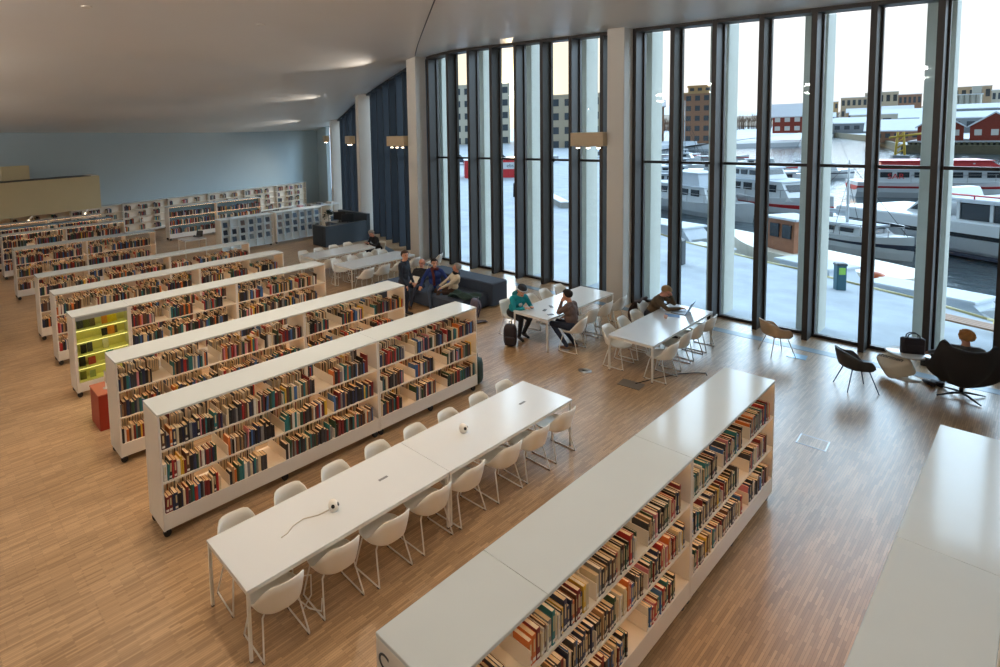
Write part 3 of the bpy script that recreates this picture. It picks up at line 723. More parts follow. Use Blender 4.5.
MB().bbox(-0.16,0.16,-0.11,0.11,0,0.016,0.003).build('keyboard_base', DARK, t); MB().box(-0.16,0.16,-0.006,0.006,0,0.22, 0, Matrix.Translation((0,0.11,0.016)) @ Matrix.Rotation(-0.25,4,'X')).build('screen', FRAME, t)
# reception desk
DESK = mat('charcoal_laminate', (46,54,62), 0.45)
t = thing('reception_desk', 'dark L-shaped reception desk below the second column', 'desk', (0,0,0))
MB().bbox(-19.95,-19.72,14.2,16.55,0,0.90,0.01).build('front_panel', DESK, t)
MB().bbox(-21.9,-19.72,16.56,16.76,0,1.20,0.01).build('side_panel', DESK, t)
MB().bbox(-20.7,-19.96,14.2,14.4,0,0.90,0.01).build('left_panel', DESK, t)
MB().bbox(-20.7,-19.96,14.41,16.55,0.70,0.74,0.004).build('worktop', mat('dark_top',(70,72,74),0.4), t)
t = thing('computer_monitor', 'black computer monitor on the reception desk', 'monitor', (-20.3,15.9,0.74), 1.2)
MB().lathe([(0.0,0),(0.12,0),(0.12,0.012),(0.02,0.02),(0.02,0.15)],16).build('stand', DARK, t); MB().bbox(-0.29,0.29,-0.02,0.02,0.13,0.49,0.006).build('screen', DARK, t)
t = thing('computer_monitor', 'second monitor farther back behind the reception desk', 'monitor', (-21.3,16.2,0.70), 0.9)
MB().lathe([(0.0,0),(0.12,0),(0.12,0.012),(0.02,0.02),(0.02,0.15)],16).build('stand', DARK, t); MB().bbox(-0.29,0.29,-0.02,0.02,0.13,0.49,0.006).build('screen', DARK, t)
MB().bbox(-21.9,-20.8,15.9,16.55,0.66,0.695,0.004).build('rear_worktop', MATS['dark_top'], bpy.data.objects['reception_desk'])
# high white bench table with plant and clutter behind the racks
table(-25.9,-25.2,16.2,19.2,'tall white table at the back beside the dark pot plant',None,h=1.0)
LEAF = mat('plant_leaf', (34,48,40), 0.6, noise=0.3, scale=12)
t = thing('potted_plant', 'dark bushy plant in a pot behind the magazine rack', 'plant', (-23.55,17.2,0))
MB().lathe([(0.0,0),(0.15,0),(0.19,0.34),(0.17,0.34),(0.0,0.30)],18).build('pot', mat('pot_grey',(90,96,104),0.6), t)
m_ = MB()
for k in range(150):
    a = rr.uniform(0,2*PI); e_ = rr.uniform(-0.3,1.4); L_ = rr.uniform(0.25,0.5); d_ = Vector((math.cos(a)*math.cos(e_), math.sin(a)*math.cos(e_), math.sin(e_)))
    b_ = Vector((0,0,0.62))+d_*L_*0.5; q = d_.to_track_quat('X','Z').to_matrix().to_4x4()
    m_.add([(0,0,0),(0.07,0.035,0.01),(0.16,0,-0.02),(0.07,-0.035,0.01)], [(0,1,2,3)], 0, Matrix.Translation(b_) @ q)
m_.tube([(0,0,0.3),(0.01,0,0.7)],0.015,6); m_.build('foliage', LEAF, t)
BLUEC = mat('blue_box', (70,100,130), 0.5)
o = MB().bbox(-0.35,0.35,-0.25,0.25,0,0.72,0.01).build('storage_box', BLUEC, loc=(-22.75,17.25,0)); tag(o, 'blue box unit under the pot plant next to the reception desk', 'box')
for k, (x, y, c) in enumerate([(-25.6,16.8,(196,150,150)),(-25.5,17.4,(150,140,130)),(-25.6,18.1,(120,120,124)),(-25.5,18.7,(200,190,180))]):
    o = MB().bbox(-0.16,0.16,-0.12,0.12,0,0.10,0.01).build('paper_tray', mat('tray_%d' % k, c, 0.6), loc=(x,y,1.0), rotz=0.2*k); tag(o, 'small tray, %s from the left on the tall white table' % ordn(k), 'tray', 'trays on the tall table')
# ------------------------------------------------------------------ small things on tables and floor
SOCK = mat('socket_dome', (236,232,224), 0.3)
def socket_dome(x, y, rz, label):
    t = thing('table_socket', label, 'socket', (x,y,0.74), rz)
    MB().lathe([(0.045,0),(0.05,0.004),(0.058,0.03),(0.06,0.055),(0.052,0.085),(0.034,0.106),(0.0,0.114)], 20).build('dome', SOCK, t)
    for a in (-0.9, 0.6, 2.2):
        M_ = Matrix.Rotation(a,4,'Z') @ Matrix.Translation((0.052,0,0.07)) @ Matrix.Rotation(PI/2-0.5,4,'Y')
        MB().lathe([(0.0,-0.01),(0.019,-0.01),(0.021,0.006),(0.016,0.008),(0.0,0.006)], 14, 0, M_).build('socket_face', DARK, t)
socket_dome(-4.97,3.55,0.2,'white socket dome with a trailing cable on the near half table')
socket_dome(-5.08,5.92,0.5,'white socket dome alone on the far half table')
c_ = MB().tube([(-4.99,3.50,0.746),(-5.0,3.36,0.746),(-5.06,3.2,0.746),(-5.04,3.05,0.746),(-4.98,2.94,0.746),(-4.97,2.86,0.746)], 0.0045, 6).build('power_cable', mat('beige_cable',(206,196,180),0.5)); tag(c_, 'beige cable curling over the near half of the long table', 'cable')
c_ = MB().tube([(-4.75,2.95,0.02),(-4.68,3.02,0.2),(-4.72,3.05,0.38),(-4.82,2.98,0.34),(-4.78,2.92,0.14),(-4.70,3.0,0.05),(-4.62,3.1,0.01),(-4.75,3.2,0.01)], 0.008, 6).build('power_cable', CHAIRL); tag(c_, 'white cable hanging in loops under the near long table', 'cable')
c_ = MB().tube([(-4.9,10.7,0.01),(-4.75,11.2,0.01),(-4.55,11.7,0.012),(-4.35,12.0,0.012),(-4.2,12.15,0.01),(-4.15,12.05,0.01)], 0.008, 6).build('power_cable', DARK); tag(c_, 'black cable lying on the floor beside the laptop table', 'cable')
def disc(x, y, r, m, label, ring=True):
    t = thing('floor_socket', label, 'floor socket', (x,y,0.0))
    MB().lathe([(0.0,0.006),(r*0.8,0.006),(r,0.002),(r,0.0)], 28).build('rim', m, t)
    MB().lathe([(0.0,0.008),(r*0.42,0.008),(r*0.42,0.006)], 20).build('lid', FRAME if ring else m, t)
disc(-5.85,10.57,0.13,STEEL,'round steel floor socket with a dark lid in the aisle')
disc(-9.35,9.6,0.11,STEEL,'round floor socket near the sofa, half behind the bookcase')
o = MB().box(-0.2,0.2,-0.16,0.16,0,0.008).build('floor_plate', mat('plate_grey',(120,112,104),0.5,0.3), loc=(-4.95,10.62,0), rotz=0.1); tag(o, 'square grey floor plate beneath the laptop table end', 'floor plate')
o = MB().box(-0.16,0.16,-0.14,0.14,0,0.008).build('floor_plate', mat('plate_blue',(120,160,186),0.3,0.4), loc=(-3.28,14.38,0), rotz=0.1); tag(o, 'small blue-grey floor plate beside the tan tub chair', 'floor plate')
t = thing('floor_hatch', 'square floor hatch outlined in the empty aisle', 'floor hatch', (-2.2,10.66,0), 0.05)
MB().box(-0.17,0.17,-0.17,0.17,0,0.003).build('lid', FLOORM, t)
for a_, b_, c2, d_ in ((-.18,.18,-.18,-.165),(-.18,.18,.165,.18),(-.18,-.165,-.165,.165),(.165,.18,-.165,.165)): MB().box(a_,b_,c2,d_,0,0.005).build('frame_bar', STEEL, t)
t = thing('laptop_computer', 'open laptop in front of the man at the window table', 'laptop', (-5.16,13.38,0.74), -PI/2+0.15); t.scale = (1.2,1.2,1.2)
MB().bbox(-0.17,0.17,-0.12,0.12,0,0.016,0.003).build('keyboard_base', mat('laptop_grey',(120,126,134),0.4,0.4), t)
sc_ = MB().box(-0.17,0.17,-0.006,0.006,0,0.235, 0, Matrix.Translation((0,0.12,0.014)) @ Matrix.Rotation(-0.42,4,'X')).build('screen', mat('laptop_lid',(104,126,150),0.35,0.4), t)
o = MB().bbox(-0.14,0.14,-0.1,0.1,0,0.004,0.001).build('paper_sheet', mat('blue_paper',(96,140,190),0.6), loc=(-5.18,13.0,0.74), rotz=0.4); tag(o, 'blue paper lying beside the laptop', 'paper')
o = MB().lathe([(0.0,0),(0.03,0),(0.04,0.07),(0.036,0.07),(0.027,0.006),(0.0,0.006)],16).build('paper_cup', mat('pink_cup',(220,186,176),0.6), loc=(-5.2,12.72,0.74)); tag(o, 'small pinkish paper cup near the laptop', 'cup')
for x, y, rz, l in ((-7.28,11.38,0.3,'dark phone lying near the person in the teal hoodie'),(-7.33,11.72,0.9,'second dark phone, farther along the two-person table'),(-7.02,11.2,-0.4,'dark phone in front of the man in the striped sweater')):
    o = MB().bbox(-0.035,0.035,-0.07,0.07,0,0.009,0.002).build('phone', FRAME, loc=(x,y,0.74), rotz=rz); tag(o, l, 'phone')
# bags
def backpack(x, y, z, rz, m, label, sc=1.0, tilt=0.0):
    t = thing('backpack', label, 'backpack', (x,y,z), rz); t.scale = (sc,sc,sc)
    M_ = Matrix.Rotation(tilt,4,'X')
    def fn(u, v):
        a = 2*PI*u; tt = PI*v; p = 0.55; sg = lambda q: math.copysign(abs(q)**p, q)
        return M_ @ Vector((0.16*sg(math.cos(a))*sg(math.sin(tt))*(1-0.15*v), 0.11*sg(math.sin(a))*sg(math.sin(tt)), 0.25-0.25*sg(math.cos(tt))))
    MB().grid(fn, 28, 16, closeu=True).build('bag_body', m, t)
    MB().bbox(-0.11,0.11,-0.155,-0.09,0.05,0.24,0.02,0,M_).build('front_pocket', m, t)
    MB().tube([M_@Vector(p) for p in ((-0.03,0.05,0.49),(-0.03,0.06,0.54),(0.03,0.06,0.54),(0.03,0.05,0.49))], 0.01, 7).build('handle', m, t)
    for sx in (-0.08,0.08): MB().tube([M_@Vector(p) for p in ((sx,0.10,0.46),(sx,0.16,0.32),(sx,0.13,0.06))], 0.014, 6).build('strap', m, t)
    return t
backpack(-7.68,10.62,0,0.5,BAGM,'black backpack on the floor beside the teal hoodie',1.0)
backpack(-9.5,11.5,0,-0.9,mat('grey_violet_nylon',(96,88,104),0.7,noise=0.25,scale=16),'grey-violet backpack leaning on the sofa front',1.05,-0.18)
backpack(-7.0,8.52,0,0.2,mat('dark_green_nylon',(36,58,52),0.7,noise=0.25,scale=12),'dark green bag standing behind the bookcase end',1.05)
o = MB().grid(lambda u, v: (0.42*(u-.5)*2, 0.26*(v-.5)*2*(1-0.3*abs(u-.5)), 0.05+0.05*math.sin(u*9)*math.cos(v*7)+0.03*math.sin(v*14+u*5)-0.06*(abs(u-.5)**2+abs(v-.5)**2)), 24, 18).build('jacket', mat('dark_green_cloth',(40,62,58),0.9,noise=0.2,scale=20), loc=(-9.95,11.75,0.42), rotz=0.5, solid=0.02); tag(o, 'dark green jacket thrown on the sofa seat', 'jacket')
o = MB().grid(lambda u, v: (0.3*(u-.5)*2, 0.10*(v-.5)*2*(1-0.5*abs(u-.5)), 0.03+0.02*math.sin(u*9)*math.cos(v*5)), 18, 10).build('scarf', mat('grey_cloth',(84,80,86),0.9), loc=(-9.2,11.25,0.0), rotz=0.9, solid=0.015); tag(o, 'grey scarf lying on the floor beside the violet backpack', 'scarf')
o = MB().grid(lambda u, v: (0.30*(u-.5)*2*(1-.2*v), 0.16*math.sin(v*2.4)+0.02*math.sin(u*11), 0.62-0.55*v+0.04*math.sin(u*8)*v), 20, 16).build('jacket', mat('brown_cloth',(74,58,52),0.9,noise=0.2,scale=20), loc=(-6.05,13.45,0.20), rotz=PI/2, solid=0.05); tag(o, 'dark brown jacket hung on the chair back behind the laptop man', 'jacket')

# ------------------------------------------------------------------ lamp boxes on the columns
BRASS = mat('bronze_wood', (198,174,140), 0.45, noise=0.08, scale=6)
SPOTM = emis('spot_lens', (255,236,205), 14.0)
def spot(x, y, z, power, tx, ty, tz, size=1.6, blend=0.6, col=(1.0,0.80,0.56), rad=0.12):
    l = bpy.data.lights.new('spot_lamp', 'SPOT'); l.energy = power; l.spot_size = size; l.spot_blend = blend; l.color = col; l.shadow_soft_size = rad
    o = bpy.data.objects.new('spot_lamp', l); COL.objects.link(o); o.location = (x,y,z)
    o.rotation_euler = (Vector((tx,ty,tz))-Vector((x,y,z))).to_track_quat('-Z','Y').to_euler(); return o
def lampbox(x, y, ang, label, pw=120, aim=None):
    t = thing('column_lamp', label, 'lamp', (x,y,4.56), ang, 'bronze lamp boxes on the columns')
    MB().bbox(-0.95,0.0,-0.16,0.14,-0.19,0.19,0.01).build('housing', BRASS, t)
    for k in range(3):
        s_ = MB().tube([(-0.80+0.3*k,-0.02,-0.18),(-0.80+0.3*k,-0.02,-0.235)], 0.055, 14).build('spot_head', BRASS, t)
        MB().ball((-0.80+0.3*k,-0.02,-0.24), (0.05,0.05,0.022), 12, 6).build('lens', SPOTM, s_)
    p = Matrix.Translation((x,y,4.56)) @ Matrix.Rotation(ang,4,'Z') @ Vector((-0.5,-0.1,-0.3))
    q = p+(Matrix.Rotation(ang,3,'Z') @ Vector((-0.5,-1.5,-4)))
    spot(p.x, p.y, p.z, pw, *(aim or (q.x, q.y, q.z)), 1.9, 1.0)
lampbox(-7.72,15.02,0,'bronze lamp box with three spots on the middle column')
lampbox(-15.42,15.02,0,'bronze lamp box with three spots on the first column left of the glass')
lampbox(-21.9,17.62,(A1+A2)/2,'bronze lamp box with three spots on the second column from the glass', 300, (-24,13.5,0))
lampbox(-29.15,21.4,A2,'bronze lamp box with three spots on the farthest column', 240, (-29.5,15.5,0))

# ceiling downlights over the aisles (the hall's own warm lamps)
WARM = (1.0,0.80,0.58)
def downlight(x, y, power, size=1.9):
    z = ceil_z(x, y)
    o = MB().lathe([(0.0,-0.03),(0.09,-0.03),(0.11,-0.035),(0.12,0.03)], 18).build('ceiling_spot', WHITE_SIDE, loc=(x,y,z)); 
    tag(o, 'small round ceiling spot over the bookcase aisles', 'ceiling light', 'ceiling spots over the aisles')
    spot(x, y, z-0.08, power, x, y, 0, size, 0.8, WARM, 0.2)
for x, pw in ((-12.4,470),(-8.2,470),(-4.0,230),(0.2,140)):
    for y in (-1.0,3.2,7.2): downlight(x, y, pw*(0.45 if y < 0 else 1))
# uplighters grazing the ceiling from the column heads and from the wall across, and added washers on the rear wall
for (x, y, p) in ((-15.9,14.6,230),(-21.8,16.4,230),(-28.6,19.8,180)):
    spot(x, y, ceil_z(x,y)-0.75, p, x-0.3, y-5, ceil_z(x,y-5)+0.1, 1.3, 1.0, (1.0,0.92,0.82), 0.08)
for (x, y, p) in ((-17.4,-1.5,420),(-22.2,-1.0,360),(-29.0,0.0,240)):
    spot(x, y, ceil_z(x,y)-0.7, p, x, y+5, ceil_z(x,y+5)+0.1, 1.3, 1.0, (1.0,0.88,0.72), 0.08)
UPB = mat('uplighter_bowl', (210,206,200), 0.5)
def bowl(x, y, z, nm, label):  # unseen uplighter, added to brighten the hall
    t = thing(nm, label, 'lamp', (x,y,z), 0, 'bowl uplighters')
    MB().lathe([(0.0,-0.22),(0.2,-0.2),(0.36,-0.08),(0.44,0.12),(0.42,0.12),(0.34,-0.06),(0.18,-0.17),(0.0,-0.19)], 24).build('lamp_bowl', UPB, t)
    if nm == 'wall_lamp': MB().box(-0.05,0.05,-8.99-y,-0.3,-0.16,-0.06).build('wall_arm', UPB, t)
    else: MB().tube([(0.43,0,0.1),(0.43,0,ceil_z(x+0.43,y)-z)], 0.012, 6).build('rod', UPB, t); MB().tube([(-0.43,0,0.1),(-0.43,0,ceil_z(x-0.43,y)-z)], 0.012, 6).build('rod', UPB, t)
for x in (-25,-17,-9,-1,6):
    bowl(x,-8.4,6.55,'wall_lamp','pale bowl uplighter fixed to the rear wall'); spot(x, -8.4, 6.55, 1000, x, 0.5, 8.0, 2.5, 1.0, (1.0,0.97,0.92), 0.3)
for x in (-12,-4,4):
    bowl(x,-3.0,6.7,'pendant_lamp','pale bowl uplighter hung on two rods from the ceiling'); spot(x, -3.0, 6.7, 1750, x, 7, 8.0, 2.3, 1.0, (1.0,0.98,0.95), 0.3)

for x, y in ((-19.5,-3.0),(-26.0,-3.0)):
    bowl(x,y,ceil_z(x,y)-1.1,'pendant_lamp','pale bowl uplighter hung on two rods from the ceiling'); spot(x, y, ceil_z(x,y)-1.0, 1000, x, y+9, ceil_z(x,y)+0.4, 2.3, 1.0, (1.0,0.98,0.95), 0.3)

# ------------------------------------------------------------------ people
def capsule(mb, a, b, r0, r1, seg=12):
    a = Vector(a); b = Vector(b); mb.tube([a, b], [r0, r1], seg, 0); mb.ball(a, r0, seg, 8); mb.ball(b, r1, seg, 8)
def ik(s, h, l1, l2, pole):
    s = Vector(s); h = Vector(h); d = h-s; L_ = min(d.length, (l1+l2)*0.995); dn = d.normalized(); h = s+dn*L_
    a = (l1*l1-l2*l2+L_*L_)/(2*L_); hh = math.sqrt(max(0, l1*l1-a*a)); p = Vector(pole); p = p-dn*p.dot(dn); p = p.normalized() if p.length > 1e-5 else dn.orthogonal().normalized()
    return s+dn*a+p*hh, h
def person(label, loc, rz, pose, cols, hair=None, hairstyle='short', head_yaw=0.0, head_pitch=0.0, scale=1.0, extras=None):
    """cols: skin, top, trousers, shoes. local frame: facing +Y, z up. pose: hip, lean, twist, hands L/R, knees, feet"""
    hip = Vector(pose['hip']); lean = pose.get('lean', 0.0); side = pose.get('side', 0.0)
    up = Vector((math.sin(side), math.sin(lean), math.cos(lean)*math.cos(side))).normalized(); rt = Vector((1,0,0)); rt = (rt-up*rt.dot(up)).normalized(); fwd = up.cross(rt)
    P = lambda x, y, z: hip+rt*x+fwd*y+up*z
    seg = []                                        # (a, b, ra, rb, material)
    S = lambda a, b, ra, rb, m: seg.append((Vector(a), Vector(b), ra, rb, m))
    S(P(-0.085,0,0.0), P(0.085,0,0.0), 0.118, 0.118, 2)
    S(P(-0.07,0.0,0.16), P(0.07,0.0,0.16), 0.112, 0.112, 1); S(P(0,0,0.02), P(0,0,0.2), 0.125, 0.12, 1)
    S(P(-0.08,0.005,0.33), P(0.08,0.005,0.33), 0.118, 0.118, 1); S(P(0,0,0.16), P(0,0,0.36), 0.115, 0.12, 1)
    S(P(-0.15,-0.005,0.455), P(0.15,-0.005,0.455), 0.064, 0.064, 1); S(P(0,0,0.36), P(0,-0.005,0.47), 0.12, 0.075, 1)
    neck = P(0,0.0,0.50); hc = P(0,0.035,0.655)
    S(P(0,-0.01,0.47), P(0,0.015,0.59), 0.056, 0.052, 0)
    # head in its own frame
    hz = (up*0.6+Vector((0,0,1))*0.4).normalized(); hy = (Matrix.Rotation(head_yaw, 3, hz) @ (fwd-hz*fwd.dot(hz)).normalized()); hx = hy.cross(hz)
    hy2 = hy*math.cos(head_pitch)-hz*math.sin(head_pitch); hz2 = hz*math.cos(head_pitch)+hy*math.sin(head_pitch); hy, hz = hy2, hz2
    Hd = lambda x, y, z: hc+hx*x+hy*y+hz*z
    S(Hd(0,-0.012,0.045), Hd(0,0.012,0.035), 0.088, 0.082, 0); S(Hd(0,0.03,0.0), Hd(0,0.045,-0.075), 0.066, 0.043, 0)
    S(Hd(0,0.095,0.0), Hd(0,0.112,-0.03), 0.012, 0.017, 0); S(Hd(-0.02,0.088,-0.062), Hd(0.02,0.088,-0.062), 0.011, 0.011, 4)
    for sx in (-1,1):
        S(Hd(sx*0.086,-0.005,0.02), Hd(sx*0.084,-0.008,-0.025), 0.018, 0.013, 0)
        S(Hd(sx*0.031,0.080,0.018), Hd(sx*0.035,0.079,0.018), 0.0095, 0.0095, 5)
        S(Hd(sx*0.020,0.086,0.042), Hd(sx*0.048,0.077,0.042), 0.006, 0.005, 6)
    for i, sx in enumerate((-1,1)):
        sh = P(sx*0.185,-0.005,0.44); el, ha = ik(sh, pose['hands'][i], 0.285, 0.255, pose.get('elbow', [(sx*0.6,-0.5,-0.7)]*2)[i] if 'elbow' in pose else (sx*0.6,-0.5,-0.7))
        S(sh, el, 0.062, 0.047, 1); S(el, ha, 0.046, 0.034, pose.get('fore', 1))
        d = (ha-el).normalized(); hd = Vector(pose.get('hdir', [None,None])[i] or d).normalized(); n = hd.cross(Vector((0,0,1))); n = n.normalized() if n.length > 1e-3 else Vector((1,0,0)); dn = n.cross(hd)
        palm = ha+hd*0.055; S(ha, palm+n*0.018, 0.026, 0.022, 0); S(ha, palm-n*0.018, 0.026, 0.022, 0)
        for q, (o_, l_) in enumerate(((-0.03,0.058),(-0.010,0.07),(0.010,0.066),(0.029,0.05))):
            b0 = palm+n*o_+hd*0.012; b1 = b0+hd*l_*0.55-dn*0.008; b2 = b1+hd*l_*0.4-dn*0.024; S(b0,b1,0.0105,0.0098,0); S(b1,b2,0.0098,0.0085,0)
        tb = ha+hd*0.02+n*(-sx*0.03); t1 = tb+hd*0.03+n*(-sx*0.03)-dn*0.01; S(tb,t1,0.0125,0.011,0); S(t1,t1+hd*0.028-dn*0.008,0.011,0.009,0)
        hp = hip+Vector((sx*0.09,0,-0.02)); kn = Vector(pose['knees'][i]); an = Vector(pose['feet'][i]); toe = Vector(pose['toes'][i])
        S(hp, kn, 0.092, 0.062, 2); S(kn, an, 0.06, 0.043, 2); S(kn+(an-kn)*0.3, kn+(an-kn)*0.45, 0.06, 0.055, 2)
        S(an+Vector((0,0,-0.03)), toe, 0.043, 0.036, 3); S(an+Vector((0,0,-0.03))-(toe-an).normalized()*0.03, an+Vector((0,0,-0.03)), 0.038, 0.043, 3)
    if extras: 
        for e in extras.get('segs', []): S(P(*e[0]), P(*e[1]), e[2], e[3], e[4])
    mb = MB()
    for a, b, ra, rb, m in seg: capsule(mb, a, b, ra, rb)
    tmp = mb.build('body', [SKIN])
    md = tmp.modifiers.new('r', 'REMESH'); md.mode = 'VOXEL'; md.voxel_size = 0.0088; md.use_smooth_shade = True
    sm_ = tmp.modifiers.new('s', 'SMOOTH'); sm_.factor = 0.5; sm_.iterations = 5
    dg = bpy.context.evaluated_depsgraph_get(); me = bpy.data.meshes.new_from_object(tmp.evaluated_get(dg)); bpy.data.objects.remove(tmp)
    me.materials.clear()
    ms = [cols[0], cols[1], cols[2], cols[3], mat('lips',(178,104,92),0.5), mat('eye_dark',(40,34,32),0.3), hair or mat('brow',(70,54,44),0.8)]
    for m in ms: me.materials.append(m)
    pre = [(a, b-a, max(1e-9,(b-a).length_squared), ra, rb, m) for a, b, ra, rb, m in seg]
    for p in me.polygons:
        c = p.center; best = 1e9; bm_ = 0
        for a, d, l2, ra, rb, m in pre:
            t_ = (c-a).dot(d)/l2; t_ = 0 if t_ < 0 else 1 if t_ > 1 else t_
            q = (c-a-d*t_).length-(ra+(rb-ra)*t_)
            if m in (4,5,6): q -= 0.0015
            if q < best: best = q; bm_ = m
        p.material_index = bm_; p.use_smooth = True
    ob = bpy.data.objects.new('person', me); COL.objects.link(ob); ob.location = loc; ob.rotation_euler = (0,0,rz); ob.scale = (scale,)*3
    tag(ob, label, 'person')
    # hair cap
    if hair and hairstyle != 'none':
        hm = MB(); rr_ = random.Random(len(label))
        bump = 0.014 if hairstyle == 'curly' else 0.004; grow = {'short':0.012,'curly':0.010,'long':0.016,'thin':0.006,'cap':0.014}[hairstyle]
        M_ = Matrix((hx, hy, hz)).transposed().to_4x4(); M_.translation = Hd(0,-0.012,0.045)
        def hf(u, v):
            a = 2*PI*u; lo = -0.85+0.3*sm((math.sin(a)+0.6)/0.6) if math.sin(a) < 0 else -0.55+1.05*sm((math.sin(a)+0.15)/0.6)
            if hairstyle == 'thin': lo += 0.15
            t_ = PI/2-(lo+(PI/2-lo)*v)
            r_ = 0.088+grow+bump*math.sin(a*11+v*9)*math.sin(v*23+a*5)
            return (r_*math.sin(t_)*math.cos(a)*1.0, r_*math.sin(t_)*math.sin(a)*1.1, r_*math.cos(t_))
        hm.grid(hf, 36, 14, closeu=True, M=M_)
        if hairstyle == 'long':
            for k in range(9):
                a = PI+PI*k/8; b0 = Hd(0.085*math.cos(a), 0.09*math.sin(a)-0.01, 0.03); hm.tube([b0, b0-hz*0.12+hx*0.02*math.cos(a)-hy*0.02, b0-Vector((0,0,0.30))-fwd*0.07+rt*0.02*math.cos(a)], [0.03,0.032,0.016], 8)
        hm.build('hair', hair, ob, solid=0.012)
    if extras:
        for kind, m in extras.get('wear', []):
            M_ = Matrix((hx, hy, hz)).transposed().to_4x4(); M_.translation = Hd(0,-0.01,0.045)
            if kind == 'beanie':
                MB().grid(lambda u, v: (0.106*math.cos(2*PI*u)*math.cos(v*PI/2)**0.6, 0.118*math.sin(2*PI*u)*math.cos(v*PI/2)**0.6, 0.005+0.115*math.sin(v*PI/2)+(0.0 if v > .2 else 0.0)), 28, 10, closeu=True, M=M_).build('beanie', m, ob, solid=0.012)
                MB().tube([M_@Vector((0.108*math.cos(a*PI/12),0.118*math.sin(a*PI/12),0.02)) for a in range(25)], 0.016, 8).build('beanie_brim', mat('beanie_band',(190,196,200),0.9), ob)
            if kind == 'glasses':
                g_ = MB()
                for sx in (-1,1):
                    g_.tube([Hd(sx*0.034+0.026*math.cos(k*PI/6), 0.100, 0.016+0.02*math.sin(k*PI/6)) for k in range(13)], 0.003, 6); g_.tube([Hd(sx*0.058,0.096,0.02), Hd(sx*0.092,0.0,0.02)], 0.003, 6)
                g_.build('glasses', m, ob)
            if kind == 'scarf':
                MB().tube([P(0.085*math.cos(k*PI/8), 0.075*math.sin(k*PI/8)+0.01, 0.515+0.01*math.sin(k*2)) for k in range(17)], 0.036, 10).build('scarf', m, ob)
            if kind == 'scarf_long':
                MB().tube([P(0.085*math.cos(k*PI/8), 0.075*math.sin(k*PI/8)+0.01, 0.515) for k in range(17)]+[P(0.06,0.10,0.45),P(0.03,0.15,0.30),P(0.02,0.16,0.06)], 0.038, 10).build('scarf', m, ob)
            if kind == 'collar':
                MB().tube([P(0.075*math.cos(k*PI/8), 0.07*math.sin(k*PI/8), 0.50) for k in range(17)], 0.024, 8).build('collar', m, ob)
            if kind == 'hood':
                MB().ball(P(0,-0.11,0.47), (0.12,0.06,0.085), 16, 9).build('hood', m, ob)
            if kind == 'logo':
                MB().ball(P(0.0,0.118,0.33), (0.055,0.02,0.055), 12, 8).build('chest_print', m, ob)
    return ob
def cl(name, c, n=0.15, s=30): return mat(name, c, 0.9, noise=n, scale=s)
JEANS = cl('dark_denim',(44,50,66)); BLACKC = cl('black_cloth',(34,34,38)); SHOE = mat('dark_shoe',(30,28,28),0.5); BOOT = mat('brown_shoe',(120,92,70),0.6)
HB = cl('brown_hair',(64,46,36),0.3,60); HG = cl('grey_hair',(150,144,138),0.25,60); HBL = cl('blond_hair',(160,128,88),0.3,60); HD = cl('dark_hair',(40,32,30),0.3,60); HC = cl('curly_ginger_hair',(172,120,66),0.35,60); HA = cl('auburn_hair',(96,48,40),0.3,60)
sitk = dict(knees=[(-0.12,0.42,0.50),(0.12,0.42,0.50)], feet=[(-0.13,0.40,0.09),(0.13,0.40,0.09)], toes=[(-0.14,0.55,0.038),(0.14,0.55,0.038)])
# standing man in a dark quilted jacket
person('standing man in a dark navy jacket behind the bookcase end', (-10.85,10.35,0), -1.25,
       dict(hip=(0,0,0.92), lean=0.02, hands=[(-0.20,0.16,0.86),(0.20,0.16,0.86)], knees=[(-0.10,0.03,0.50),(0.10,0.02,0.50)], feet=[(-0.11,-0.02,0.09),(0.11,-0.02,0.09)], toes=[(-0.13,0.14,0.038),(0.13,0.14,0.038)]),
       [SKIN, cl('navy_jacket',(34,43,56)), JEANS, SHOE], HB, 'short', head_yaw=-0.5, scale=1.04, extras=dict(wear=[('collar', cl('navy_collar',(34,42,56)))]))
# three people on the sofa
person('bald man in black lounging on the sofa with a book on his lap', (-11.55,11.62,-0.10), PI+0.35,
       dict(hip=(0,0.05,0.55), lean=-0.50, hands=[(-0.10,0.36,0.74),(0.14,0.38,0.72)], knees=[(-0.12,0.50,0.62),(0.14,0.48,0.66)], feet=[(-0.10,0.84,0.14),(0.16,0.88,0.14)], toes=[(-0.12,0.96,0.20),(0.18,1.0,0.22)]),
       [SKIN2, BLACKC, JEANS, BOOT], HD, 'none', head_pitch=0.35)
person('person in a blue jacket and maroon scarf in the middle of the sofa', (-10.98,11.68,-0.04), PI+0.75,
       dict(hip=(0,0.0,0.56), lean=-0.02, hands=[(-0.42,0.22,0.62),(0.40,0.24,0.62)], knees=[(-0.15,0.42,0.52),(0.15,0.42,0.52)], feet=[(-0.2,0.62,0.09),(0.12,0.60,0.09)], toes=[(-0.22,0.78,0.038),(0.14,0.76,0.038)]),
       [SKIN, cl('blue_jacket',(34,56,120)), cl('jeans_mid',(66,84,108)), BOOT], HD, 'short', head_yaw=0.3, extras=dict(wear=[('scarf_long', cl('maroon_wool',(88,38,40)))]))
person('grey-haired person in a cream jacket on the right of the sofa', (-10.48,11.85,-0.08), PI-0.55,
       dict(hip=(0,0.0,0.55), lean=-0.22, side=-0.12, hands=[(-0.06,0.40,0.62),(0.20,0.36,0.60)], knees=[(-0.12,0.42,0.54),(0.12,0.42,0.54)], feet=[(-0.13,0.60,0.09),(0.13,0.60,0.09)], toes=[(-0.14,0.76,0.038),(0.14,0.76,0.038)]),
       [SKIN2, cl('cream_jacket',(206,194,172)), cl('brown_cord',(70,52,44)), SHOE], HG, 'short', head_yaw=-0.5, extras=dict(wear=[('scarf', cl('black_wool',(32,32,36)))]))
